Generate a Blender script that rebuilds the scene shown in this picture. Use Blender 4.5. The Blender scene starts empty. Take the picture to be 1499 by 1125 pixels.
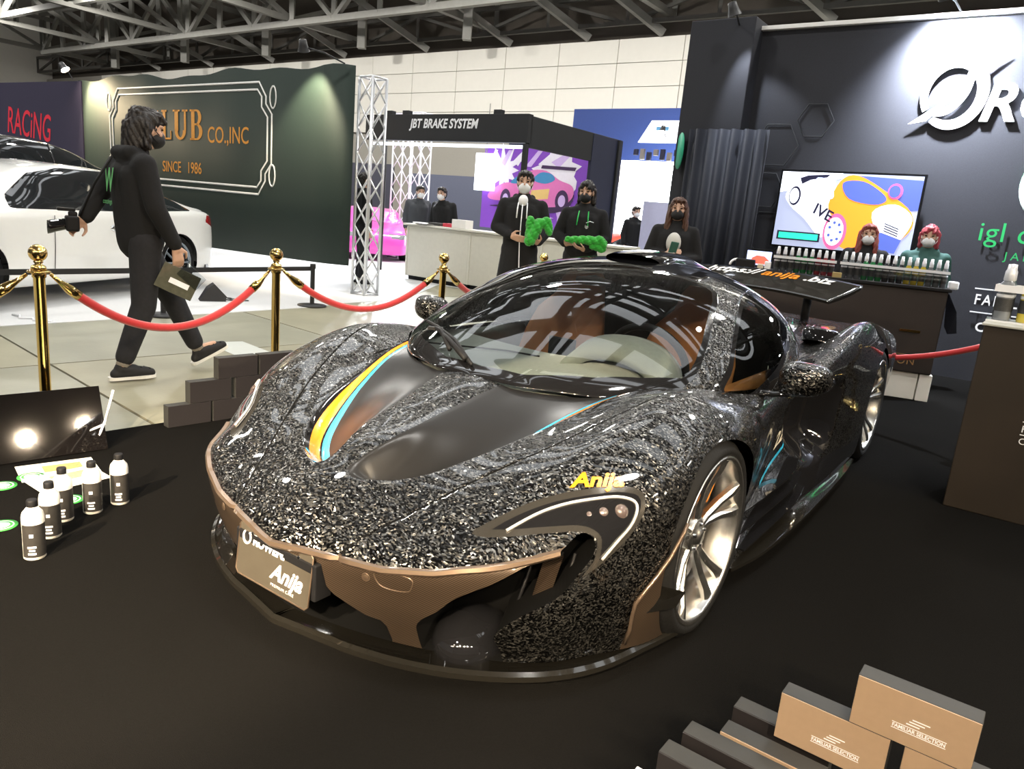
import bpy, bmesh, math, random
import numpy as np
from mathutils import Vector, Matrix
from mathutils.bvhtree import BVHTree
random.seed(7); RNG = np.random.default_rng(7)
D = bpy.data; SC = bpy.context.scene; COL = SC.collection

# ------------------------------------------------------------------ camera
CAM_F, CAM_PITCH, CAM_ROLL, CAM_H = 1080.5, .2267, .0893, 1.2911
def cam_basis():
    cp, sp = math.cos(CAM_PITCH), math.sin(CAM_PITCH); c, s = math.cos(CAM_ROLL), math.sin(CAM_ROLL)
    fw = np.array([0, cp, -sp]); r = np.array([1., 0, 0]); u = np.array([0, sp, cp])
    return c*r+s*u, -s*r+c*u, fw
def make_camera():
    r, u, f = cam_basis(); cd = D.cameras.new('camera'); co = D.objects.new('camera', cd); COL.objects.link(co)
    cd.sensor_fit = 'HORIZONTAL'; cd.sensor_width = 36; cd.lens = CAM_F/1499*36; cd.clip_start = .05; cd.clip_end = 300
    m = Matrix(((r[0],u[0],-f[0],0),(r[1],u[1],-f[1],0),(r[2],u[2],-f[2],CAM_H),(0,0,0,1)))
    co.matrix_world = m; SC.camera = co
make_camera()
# ------------------------------------------------------------------ light of the hall
SC.view_settings.view_transform = 'Standard'; SC.view_settings.look = 'None'
SC.view_settings.exposure = 0.8; SC.view_settings.gamma = 1; SC.view_settings.use_curve_mapping = False
W = D.worlds.new('hall_air'); SC.world = W; W.use_nodes = True
W.node_tree.nodes['Background'].inputs[0].default_value = (.86,.92,1,1); W.node_tree.nodes['Background'].inputs[1].default_value = .05
def lamp(kind, name, loc, target, power, size=.2, color=(1,1,1), spot=60, blend=.5, sy=None):
    ld = D.lights.new(name, kind); ld.energy = power; ld.color = color
    if kind == 'AREA':
        ld.size = size
        if sy: ld.shape = 'RECTANGLE'; ld.size_y = sy
        else: ld.shape = 'DISK'
    else: ld.shadow_soft_size = size
    if kind == 'SPOT': ld.spot_size = math.radians(spot); ld.spot_blend = blend
    o = D.objects.new(name, ld); COL.objects.link(o); o.location = loc
    d = Vector(target)-Vector(loc); o.rotation_euler = d.to_track_quat('-Z','Y').to_euler()
    return o

# ------------------------------------------------------------------ helpers
def tag(o, label=None, cat=None, group=None, kind=None):
    if label: o['label'] = label
    if cat: o['category'] = cat
    if group: o['group'] = group
    if kind: o['kind'] = kind
    return o
def empty(name, loc=(0,0,0), rz=0, label=None, cat=None, group=None, kind=None):
    o = D.objects.new(name, None); COL.objects.link(o); o.location = loc; o.rotation_euler = (0,0,rz); o.empty_display_size = .1
    return tag(o, label, cat, group, kind)
def mesh_obj(name, verts, faces, mat=None, parent=None, smooth=False):
    me = D.meshes.new(name); me.from_pydata([tuple(map(float, v)) for v in verts], [], [tuple(map(int, f)) for f in faces]); me.update()
    return link(name, me, mat, parent, smooth)
def link(name, me, mat=None, parent=None, smooth=False):
    o = D.objects.new(name, me); COL.objects.link(o)
    if mat is not None:
        for m in (mat if isinstance(mat, (list,tuple)) else [mat]): me.materials.append(m)
    if parent is not None: o.parent = parent
    if smooth: me.polygons.foreach_set('use_smooth', [True]*len(me.polygons))
    return o
def bm_obj(name, bm, mat=None, parent=None, smooth=False):
    me = D.meshes.new(name); bm.normal_update(); bm.to_mesh(me); bm.free(); return link(name, me, mat, parent, smooth)
def copy_tree(o, parent=None):
    c = o.copy(); COL.objects.link(c); c.parent = parent
    for ch in list(o.children): copy_tree(ch, c)
    return c
def bx(bm, c, s, M=None, bevel=0, mi=0):
    r = bmesh.ops.create_cube(bm, size=1); vs = r['verts']
    for v in vs: v.co = Vector((v.co.x*s[0], v.co.y*s[1], v.co.z*s[2]))
    if bevel:
        es = list({e for v in vs for e in v.link_edges}); r2 = bmesh.ops.bevel(bm, geom=es, offset=bevel, segments=2, affect='EDGES', profile=.5)
        vs = list({v for f in r2['faces'] for v in f.verts} | {v for v in vs if v.is_valid})
        st = list(vs); seen = set(st)
        while st:
            v = st.pop()
            for e in v.link_edges:
                w = e.other_vert(v)
                if w not in seen: seen.add(w); st.append(w)
        vs = list(seen)
    for v in vs:
        v.co = v.co+Vector(c)
        if M is not None: v.co = M @ v.co
    for f in {f for v in vs for f in v.link_faces}: f.material_index = mi
    return vs
def box(name, c, s, mat, parent=None, bevel=0, rz=0):
    bm = bmesh.new(); bx(bm, (0,0,0), s, None, bevel); o = bm_obj(name, bm, mat, parent); o.location = c; o.rotation_euler = (0,0,rz); return o
def frame_of(d):
    d = Vector(d).normalized(); a = Vector((0,0,1)) if abs(d.z) < .95 else Vector((1,0,0))
    x = d.cross(a).normalized(); y = d.cross(x).normalized(); return x, y, d
def tube(bm, pts, r, n=8, cap=True, mi=0, closed=False):
    pts = [Vector(p) for p in pts]; rs = r if isinstance(r, (list,tuple)) else [r]*len(pts); rings = []; x0 = None
    for i, p in enumerate(pts):
        if closed: t = pts[(i+1)%len(pts)]-pts[i-1]
        else: t = pts[min(i+1,len(pts)-1)]-pts[max(i-1,0)]
        t.normalize()
        if x0 is None: x0, y0, _ = frame_of(t)
        else:
            x0 = (x0-t*x0.dot(t)).normalized(); y0 = t.cross(x0)
        rings.append([bm.verts.new(p+(x0*math.cos(2*math.pi*k/n)+y0*math.sin(2*math.pi*k/n))*rs[i]) for k in range(n)])
    m = len(rings); fs = []
    for i in range(m if closed else m-1):
        a, b = rings[i], rings[(i+1)%m]
        for k in range(n): fs.append(bm.faces.new((a[k], a[(k+1)%n], b[(k+1)%n], b[k])))
    if cap and not closed: fs.append(bm.faces.new(rings[0][::-1])); fs.append(bm.faces.new(rings[-1]))
    for f in fs: f.material_index = mi; f.smooth = True
    return fs
def tube_obj(name, pts, r, mat, parent=None, n=8, closed=False):
    bm = bmesh.new(); tube(bm, pts, r, n, True, 0, closed); bmesh.ops.recalc_face_normals(bm, faces=bm.faces); return bm_obj(name, bm, mat, parent)
def lathe(bm, prof, n=24, M=None, mi=0, arc=2*math.pi):
    rings = []; full = abs(arc-2*math.pi) < 1e-6; cnt = n if full else n+1
    for (r, z) in prof:
        if r < 1e-6: rings.append([bm.verts.new((0,0,z))]*cnt)
        else: rings.append([bm.verts.new((r*math.cos(arc*k/n), r*math.sin(arc*k/n), z)) for k in range(cnt)])
    vs = {v for rg in rings for v in rg}
    for a, b in zip(rings, rings[1:]):
        for k in range(n):
            k2 = (k+1)%n if full else k+1
            q = [a[k], a[k2], b[k2], b[k]]; u = []
            for v in q:
                if v not in u: u.append(v)
            if len(u) >= 3:
                try: f = bm.faces.new(u); f.smooth = True; f.material_index = mi
                except ValueError: pass
    if M is not None:
        for v in vs: v.co = M @ v.co
    return vs
def lathe_obj(name, prof, mat, parent=None, n=24, M=None):
    bm = bmesh.new(); lathe(bm, prof, n, M); bmesh.ops.recalc_face_normals(bm, faces=bm.faces); return bm_obj(name, bm, mat, parent)
def spline(P, n=8, closed=False):
    P = np.array(P, float); m = len(P); out = []
    seg = m if closed else m-1
    for i in range(seg):
        if closed: a,b,c,d = P[i-1],P[i],P[(i+1)%m],P[(i+2)%m]
        else: a,b,c,d = P[max(i-1,0)],P[i],P[i+1],P[min(i+2,m-1)]
        for k in range(n):
            t = k/n; out.append(.5*((2*b)+(-a+c)*t+(2*a-5*b+4*c-d)*t*t+(-a+3*b-3*c+d)*t**3))
    if not closed: out.append(P[-1])
    return np.array(out)
def prism(bm, poly, h, M=None, mi=0, z0=0):
    a = [bm.verts.new((p[0],p[1],z0)) for p in poly]; b = [bm.verts.new((p[0],p[1],z0+h)) for p in poly]; n = len(poly); fs = []
    fs.append(bm.faces.new(b)); fs.append(bm.faces.new(a[::-1]))
    for i in range(n): fs.append(bm.faces.new((a[i], a[(i+1)%n], b[(i+1)%n], b[i])))
    for f in fs: f.material_index = mi
    if M is not None:
        for v in a+b: v.co = M @ v.co
    return a+b
def basis(o, x, y, z):
    x, y, z = Vector(x), Vector(y), Vector(z)
    return Matrix(((x.x,y.x,z.x,o[0]),(x.y,y.y,z.y,o[1]),(x.z,y.z,z.z,o[2]),(0,0,0,1)))
WORK = D.scenes.new('work')                       # scratch scene: text and limbs are evaluated here, then it is removed
def evaluated_mesh(o):
    WORK.collection.objects.link(o); vl = WORK.view_layers[0]; vl.update(); dg = vl.depsgraph; dg.update()
    me = D.meshes.new_from_object(o.evaluated_get(dg)); dt = o.data; D.objects.remove(o); return me
def text_mesh(txt, size=1, extrude=0, shear=0, bold=0, align='LEFT', spacing=1, sx=1):
    cu = D.curves.new('t', 'FONT'); cu.body = txt; cu.size = size; cu.extrude = extrude; cu.shear = shear; cu.offset = bold; cu.align_x = align; cu.space_character = spacing; cu.resolution_u = 4
    me = evaluated_mesh(D.objects.new('t', cu)); D.curves.remove(cu)
    if sx != 1:
        for v in me.vertices: v.co.x *= sx
    return me
def text_obj(name, txt, M, mat, parent=None, **kw):
    me = text_mesh(txt, **kw); me.transform(M); return link(name, me, mat, parent)

# ------------------------------------------------------------------ materials
def mat(name, col, rough=.5, metal=0, noise=.06, nscale=20, bump=0, bscale=200, emit=None, estr=0, trans=0, ior=1.45, coat=0, alpha=1, spec=None, sheen=0):
    m = D.materials.new(name); m.use_nodes = True; nt = m.node_tree; p = nt.nodes['Principled BSDF']
    tc = nt.nodes.new('ShaderNodeTexCoord')
    if noise:
        n = nt.nodes.new('ShaderNodeTexNoise'); n.inputs['Scale'].default_value = nscale; n.inputs['Detail'].default_value = 3
        nt.links.new(tc.outputs['Object'], n.inputs['Vector'])
        mx = nt.nodes.new('ShaderNodeMix'); mx.data_type = 'RGBA'
        mx.inputs[6].default_value = (*[max(0,c*(1-noise)) for c in col],1); mx.inputs[7].default_value = (*[min(1,c*(1+noise)) for c in col],1)
        nt.links.new(n.outputs['Fac'], mx.inputs[0]); nt.links.new(mx.outputs[2], p.inputs['Base Color'])
    else: p.inputs['Base Color'].default_value = (*col,1)
    p.inputs['Roughness'].default_value = rough; p.inputs['Metallic'].default_value = metal
    p.inputs['Transmission Weight'].default_value = trans; p.inputs['IOR'].default_value = ior; p.inputs['Coat Weight'].default_value = coat; p.inputs['Coat Roughness'].default_value = .03
    p.inputs['Alpha'].default_value = alpha; p.inputs['Sheen Weight'].default_value = sheen
    if spec is not None: p.inputs['Specular IOR Level'].default_value = spec
    if emit: p.inputs['Emission Color'].default_value = (*emit,1); p.inputs['Emission Strength'].default_value = estr
    if bump:
        b = nt.nodes.new('ShaderNodeBump'); b.inputs['Strength'].default_value = bump; b.inputs['Distance'].default_value = .01
        n2 = nt.nodes.new('ShaderNodeTexNoise'); n2.inputs['Scale'].default_value = bscale; n2.inputs['Detail'].default_value = 2
        nt.links.new(tc.outputs['Object'], n2.inputs['Vector']); nt.links.new(n2.outputs['Fac'], b.inputs['Height']); nt.links.new(b.outputs['Normal'], p.inputs['Normal'])
    return m
def clear_glass(name, tint=(1,1,1), refl=1., opac=.0, rough=0.):
    # thin sheet: see-through with a Fresnel mirror on top
    m = D.materials.new(name); m.use_nodes = True; nt = m.node_tree; nt.nodes.clear()
    out = nt.nodes.new('ShaderNodeOutputMaterial'); mix = nt.nodes.new('ShaderNodeMixShader'); tr = nt.nodes.new('ShaderNodeBsdfTransparent'); gl = nt.nodes.new('ShaderNodeBsdfGlossy'); fr = nt.nodes.new('ShaderNodeFresnel')
    tr.inputs[0].default_value = (*tint,1); gl.inputs['Roughness'].default_value = rough; gl.inputs[0].default_value = (refl,refl,refl,1); fr.inputs[0].default_value = 1.55
    nt.links.new(fr.outputs[0], mix.inputs[0]); nt.links.new(tr.outputs[0], mix.inputs[1]); nt.links.new(gl.outputs[0], mix.inputs[2]); nt.links.new(mix.outputs[0], out.inputs[0])
    return m
M = {}
def flake(name, dark=.003, lite=.17, tilt=.8, scale=230, rough=.30):
    # forged-carbon flakes: every cell has its own tilt and shade under a clear coat
    m = D.materials.new(name); m.use_nodes = True; nt = m.node_tree; p = nt.nodes['Principled BSDF']; L = nt.links.new
    tc = nt.nodes.new('ShaderNodeTexCoord'); nz = nt.nodes.new('ShaderNodeTexNoise'); nz.inputs['Scale'].default_value = 9; L(tc.outputs['Object'], nz.inputs['Vector'])
    ad = nt.nodes.new('ShaderNodeVectorMath'); ad.operation = 'MULTIPLY_ADD'; ad.inputs[1].default_value = (.05,.05,.05); L(nz.outputs['Color'], ad.inputs[0]); L(tc.outputs['Object'], ad.inputs[2])
    mp = nt.nodes.new('ShaderNodeMapping'); mp.inputs['Scale'].default_value = (1,.62,1.1); L(ad.outputs[0], mp.inputs['Vector'])
    vo = nt.nodes.new('ShaderNodeTexVoronoi'); vo.inputs['Scale'].default_value = scale; L(mp.outputs[0], vo.inputs['Vector'])
    sub = nt.nodes.new('ShaderNodeVectorMath'); sub.operation = 'SUBTRACT'; sub.inputs[1].default_value = (.5,.5,.5); L(vo.outputs['Color'], sub.inputs[0])
    scl = nt.nodes.new('ShaderNodeVectorMath'); scl.operation = 'SCALE'; scl.inputs['Scale'].default_value = tilt; L(sub.outputs[0], scl.inputs[0])
    ge = nt.nodes.new('ShaderNodeNewGeometry'); a2 = nt.nodes.new('ShaderNodeVectorMath'); L(ge.outputs['Normal'], a2.inputs[0]); L(scl.outputs[0], a2.inputs[1])
    nm = nt.nodes.new('ShaderNodeVectorMath'); nm.operation = 'NORMALIZE'; L(a2.outputs[0], nm.inputs[0]); L(nm.outputs[0], p.inputs['Normal'])
    sx = nt.nodes.new('ShaderNodeSeparateColor'); L(vo.outputs['Color'], sx.inputs[0])
    rp = nt.nodes.new('ShaderNodeValToRGB'); e = rp.color_ramp.elements; e[0].position = .50; e[0].color = (dark,dark,dark*1.05,1); e[1].position = 1.; e[1].color = (lite,lite*.98,lite*.92,1); L(sx.outputs[0], rp.inputs[0]); L(rp.outputs[0], p.inputs['Base Color'])
    p.inputs['Metallic'].default_value = .85; p.inputs['Roughness'].default_value = rough
    p.inputs['Coat Weight'].default_value = 1; p.inputs['Coat Roughness'].default_value = .02; p.inputs['Coat IOR'].default_value = 1.5
    return m
def weave(name, c1, c2, scale=260, rough=.3):
    m = D.materials.new(name); m.use_nodes = True; nt = m.node_tree; p = nt.nodes['Principled BSDF']; L = nt.links.new
    tc = nt.nodes.new('ShaderNodeTexCoord'); mp = nt.nodes.new('ShaderNodeMapping'); mp.inputs['Rotation'].default_value = (.9,0,.0); L(tc.outputs['Object'], mp.inputs[0])
    wv = nt.nodes.new('ShaderNodeTexWave'); wv.bands_direction = 'Y'; wv.inputs['Scale'].default_value = scale/6.28; wv.inputs['Distortion'].default_value = .2; L(mp.outputs[0], wv.inputs['Vector'])
    mx = nt.nodes.new('ShaderNodeMix'); mx.data_type = 'RGBA'; mx.inputs[6].default_value = (*c1,1); mx.inputs[7].default_value = (*c2,1); L(wv.outputs['Fac'], mx.inputs[0]); L(mx.outputs[2], p.inputs['Base Color'])
    p.inputs['Metallic'].default_value = .55; p.inputs['Roughness'].default_value = rough; p.inputs['Coat Weight'].default_value = .8; p.inputs['Coat Roughness'].default_value = .05
    return m
M['flake'] = flake('flake_black_paint')
M['piano'] = mat('gloss_black', (.008,.008,.009), .06, 0, .05, coat=1)
M['satin'] = mat('satin_black', (.012,.012,.0125), .30, .0, .1, spec=.32)
M['dark'] = mat('dark_plastic', (.008,.008,.009), .55, spec=.25)
M['gap'] = mat('panel_gap_black', (.003,.003,.003), .8, spec=.1)
M['bronze'] = weave('bronze_carbon', (.030,.021,.015), (.115,.080,.054), 420)
M['bronze_strip'] = mat('bronze_trim', (.19,.135,.095), .28, .7, .08, coat=.6)
M['bezel'] = mat('lamp_bezel_grey', (.10,.094,.084), .16, .75, .08, coat=1)
M['carbon'] = mat('dark_carbon', (.012,.011,.009), .12, .2, .3, 300, coat=1)
M['orange'] = mat('orange_paint', (.80,.26,.012), .25, 0, .03, coat=.6)
M['sky_blue'] = mat('sky_blue_paint', (.035,.40,.66), .25, 0, .03, coat=.6)
M['white'] = mat('white_paint', (.85,.85,.84), .45)
M['rubber'] = mat('tyre_rubber', (.008,.008,.008), .75, bump=.2, bscale=60, spec=.2)
M['alloy'] = mat('machined_alloy', (.84,.83,.80), .27, 1, .05, 40)
M['chrome'] = mat('chrome', (.85,.85,.86), .05, 1, .02)
M['glass_car'] = clear_glass('windscreen_glass', (.88,.92,.90))
M['glass_dark'] = clear_glass('tinted_glass', (.55,.62,.58))
# ------------------------------------------------------------------ the hall
E1 = Vector((.8151,-.5793,0)); WN = Vector((.5793,.8151,0)); UPV = Vector((0,0,1)); RZ_W = math.radians(-35.4)
RD = Vector((.655,.755,0)); RN = Vector((.755,-.655,0))          # direction of the rope line / left edge of our booth
def wp(s, off, z=0): return E1*s+WN*off+UPV*z
M['concrete'] = mat('worn_concrete', (.30,.285,.205), .42, 0, .28, 1.6, bump=.08, bscale=30)
M['concrete2'] = mat('worn_concrete_grey', (.28,.275,.21), .40, 0, .28, 2.1, bump=.08, bscale=30)
M['carpet'] = mat('black_needle_carpet', (.0080,.0077,.0073), .95, 0, .35, 140, bump=.5, bscale=600, spec=.0)
M['carpet_white'] = mat('pale_grey_carpet', (.62,.63,.64), .9, 0, .05, 60)
M['panel_white'] = mat('cream_wall_panel', (.80,.775,.71), .7, 0, .03, 3)
M['steel'] = mat('grey_painted_steel', (.24,.235,.215), .5, .1, .12, 4)
M['steel_dark'] = mat('dark_steel', (.11,.105,.095), .6, .1, .15, 4)
M['roof'] = mat('roof_deck', (.30,.29,.27), .8, 0, .25, .8)
M['brown'] = mat('brown_upper_wall', (.10,.085,.07), .8, 0, .2, .7)
M['black_wall'] = mat('black_booth_cloth', (.022,.0235,.031), .75, 0, .25, 90, bump=.15, bscale=300)
M['alu'] = mat('brushed_aluminium', (.72,.73,.75), .35, .8, .06, 60)
M['gold'] = mat('polished_brass', (.80,.56,.20), .12, 1, .06, 12)
M['velvet'] = mat('red_velvet', (.42,.008,.010), .65, 0, .2, 80, sheen=.5)
M['steel_black'] = mat('black_powder_coat', (.02,.02,.022), .45)
fl = mesh_obj('floor', [tuple(Vector(p)) for p in [(-70,-15,-.012),(60,-15,-.012),(60,75,-.012),(-70,75,-.012)]], [(0,1,2,3)], mat('floor_joint', (.07,.065,.05), .8)); tag(fl, kind='structure')
# poured slabs near the camera: joints run along the rope line
SL = box('slab', (0,0,-.006), (2.38,2.38,.012), M['concrete'], fl, 0); SLm = [SL.data]
SLm.append(box('slab', (0,0,-50), (2.38,2.38,.012), M['concrete2'], fl, 0).data); D.objects.remove(D.objects[-1]) if False else None
for o in [o for o in fl.children]: D.objects.remove(o)
for i in range(-7,14):
    for j in range(-10,3):
        p = Vector((-3.2,4.95,0))+RD*(i*2.4+1.2)+RN*(j*2.4+1.2)
        if p.y < 1.0 or p.x > 3.5 or p.x < -13 or p.y > 24: continue
        o = D.objects.new('slab', SLm[(i*3+j)%2]); COL.objects.link(o); o.parent = fl; o.location = (p.x,p.y,-.006); o.rotation_euler = (0,0,math.atan2(RD.y,RD.x))
# black carpet of the booth
A = Vector((-2.07,3.65,0))-RN*.05; q = [Vector((-8.2,-3.5,0)), A+RD*5.6, wp(-3.2,8.72), wp(-3.0,8.98), wp(.28,8.98), Vector((5.45,-3.5,0))]
b = bmesh.new(); prism(b, [(v.x,v.y) for v in q][::-1], .008); o = bm_obj('booth_carpet', b, M['carpet']); bmesh.ops.recalc_face_normals
tag(o, 'black needle-felt carpet that the black supercar stands on', 'carpet')
q = [(-4.31,6.04),(-3.23,7.55),(-2.46,8.69),(-2.2,9.3),(-1.6,10.2),(-1.4,12.6),(.1,11.6),(2,13.4),(4,22),(-12,30),(-22,16),(-9,.5)]
b = bmesh.new(); prism(b, q, .006); bmesh.ops.recalc_face_normals(b, faces=b.faces); o = bm_obj('booth_carpet', b, M['carpet_white']); tag(o, 'pale grey carpet under the white sedan and the far booths', 'carpet')
b = bmesh.new(); prism(b, [(-2.62,6.12),(-2.38,6.32),(-2.03,5.99),(-2.18,5.71)], .003); bmesh.ops.recalc_face_normals(b, faces=b.faces); tag(bm_obj('floor_sheet', b, mat('pale_vinyl', (.55,.57,.53), .5)), 'pale vinyl sheet stuck on the concrete beside the stepping shoe', 'floor sheet')
# far wall with panel joints
wb = mesh_obj('wall_back', [wp(-95,32.1,0),wp(20,32.1,0),wp(20,32.1,9.5),wp(-95,32.1,9.5)], [(0,1,2,3)], mat('wall_joint', (.38,.36,.32), .8)); tag(wb, kind='structure')
pm = None
for i in range(26):
    for j in range(5):
        zc = 9.5-1.045*j-.52; hh = 1.02
        if j == 4: zc = 4.6; hh = 1.4
        o = D.objects.new('panel', None) if False else None
        if j < 4:
            if pm is None: pm = box('panel', (0,0,0), (3.24,.08,1.02), M['panel_white'], wb, .01); pm.location = wp(-28.2+3.27*(i-12)+1.6, 32.04, zc); pm.rotation_euler = (0,0,RZ_W)
            else:
                o = D.objects.new('panel', pm.data); COL.objects.link(o); o.parent = wb; o.location = wp(-28.2+3.27*(i-12)+1.6, 32.04, zc); o.rotation_euler = (0,0,RZ_W)
mesh_obj('ledge', [wp(-95,31.9,5.25),wp(20,31.9,5.25),wp(20,31.9,5.42),wp(-95,31.9,5.42),wp(-95,32.1,5.25),wp(20,32.1,5.25),wp(20,32.1,5.42),wp(-95,32.1,5.42)], [(0,1,2,3),(4,7,6,5),(0,4,5,1),(3,2,6,7)], M['panel_white'], wb)
up = mesh_obj('wall_upper', [wp(-110,32.6,9.4),wp(30,32.6,9.4),wp(30,32.6,15),wp(-110,32.6,15)], [(0,1,2,3)], M['brown']); tag(up, kind='structure')
ws_ = mesh_obj('wall_left', [wp(-78,-20,0),wp(-78,32.6,0),wp(-78,32.6,15),wp(-78,-20,15)], [(0,1,2,3)], M['panel_white']); tag(ws_, kind='structure')
rf = mesh_obj('ceiling', [wp(-110,-30,15),wp(40,-30,15),wp(40,33,15),wp(-110,33,15)], [(0,1,2,3)], M['roof']); tag(rf, kind='structure')
# roof trusses: bottom and top chords with verticals and diagonals, every bar a piece of its own
def bar(parent, name, a, b, w, mt):
    a, b = Vector(a), Vector(b); d = b-a; x, y, z = frame_of(d); bm = bmesh.new(); bx(bm, (0,0,0), (w,w,d.length), None); o = bm_obj(name, bm, mt, parent)
    o.matrix_local = basis((a+b)/2, x, y, z); return o
def truss(p0, p1, zb, zt, n, w, mt, post=True):
    t = empty('roof_truss', (0,0,0)); tag(t, kind='structure'); p0, p1 = Vector(p0), Vector(p1)
    P = [p0.lerp(p1, i/n) for i in range(n+1)]; z = lambda p, h: Vector((p.x,p.y,h))
    bar(t, 'chord', z(p0,zb), z(p1,zb), w*1.3, mt); bar(t, 'chord', z(p0,zt), z(p1,zt), w*1.3, mt)
    for i in range(n+1):
        bar(t, 'strut', z(P[i],zb), z(P[i],zt), w, mt)
        if i < n:
            bar(t, 'brace', *( (z(P[i],zt), z(P[i+1],zb)) if i%2 else (z(P[i],zb), z(P[i+1],zt)) ), w, mt)
    return t
truss(wp(-66,27), wp(8,27), 10.15, 12.9, 22, .24, M['steel'])
truss(wp(-78,31.4), wp(8,31.4), 10.0, 11.2, 20, .14, M['steel_dark'])
truss(wp(-66,21), wp(14,21), 10.6, 13.2, 18, .24, M['steel'])
truss(wp(-50,12), wp(24,12), 10.6, 13.2, 14, .26, M['steel'])
truss(wp(-40,3), wp(24,3), 10.6, 13.2, 12, .26, M['steel'])
for s, n in ((-66,9),(-57.5,9),(-47,9),(-36,9),(-26,9),(-16,9),(-6,9),(4,9)):
    truss(wp(s,-14), wp(s,32.3), 10.4, 12.6, n, .22, M['steel'])
# raking struts that come down on to the top of the far wall, and thick posts
rk = empty('roof_props', (0,0,0)); tag(rk, kind='structure')
for s in (-58,-51,-44,-37,-30.3,-24.6,-20,-16.2,-9):
    bar(rk, 'prop', wp(s-4.2,27,12.9), wp(s,31.9,9.6), .30, M['steel'])
for s in (-60,-50.5,-41.5,-33,-25.5):
    bar(rk, 'post', wp(s,29.5,9.3), wp(s,29.5,15), .42, M['steel'])
# translucent roof lights above the booths
rl = None; rlm = mat('roof_light_sheet', (.9,.93,.95), .5, emit=(.93,.97,1), estr=1.35, noise=.02)
for off in (3.5,6.7,9.9,13.1,16.3):
    for s in (-20,-13,-6,1,8):
        if rl is None: rl = box('roof_light', wp(s,off,14.9), (5.8,1.7,.06), rlm, rf, 0, RZ_W)
        else:
            o = D.objects.new('roof_light', rl.data); COL.objects.link(o); o.parent = rf; o.location = wp(s,off,14.9); o.rotation_euler = (0,0,RZ_W)
# high bay lamps under the roof
hb_i = 0
lampglass = mat('lamp_glass', (1,1,1), .4, emit=(1,.96,.88), estr=14)
for s in (-30,-20,-10,0,10):
    for off in (-8,2,11,20):
        p = wp(s+(hb_i%2)*1.5, off, 10.0); hb_i += 1
        t = empty('high_bay_lamp', p, 0); b = bmesh.new(); lathe(b, [(.06,.45),(.12,.4),(.2,.25),(.42,.05),(.43,0)], 16); bm_obj('lamp_housing', b, M['steel_dark'], t)
        b = bmesh.new(); lathe(b, [(0,.03),(.40,.03)], 16); bm_obj('lamp_glass', b, lampglass, t)
        tag(t, 'round high bay lamp hanging under the roof trusses', 'lamp', 'high bay lamps')
        lamp('AREA', 'high_bay_light', (p.x,p.y,p.z-.05), (p.x,p.y,0), 230 if off < 15 else 420, .8, (1,.97,.91))
for s in (-66,-55,-44,-34,-24,-14,-4):  # flood lamps added to brighten the far wall
    p = wp(s,19.5,10.3); t = empty('added_flood_lamp', p, RZ_W, 'added black flood lamp under the roof that brightens the far panel wall', 'lamp', 'added wall flood lamps'); b = bmesh.new(); bx(b, (0,-.12,0), (.9,.2,.6), None, .03); bm_obj('lamp_housing', b, M['steel_dark'], t); b = bmesh.new(); bx(b, (0,-.1,.9), (.06,.06,1.4)); bm_obj('bracket', b, M['steel_dark'], t)
    q = wp(s,32,7.2); lamp('AREA', 'added_flood_light', (p.x,p.y,p.z), (q.x,q.y,q.z), 560, .8, (1,.97,.91), sy=.5)
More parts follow.
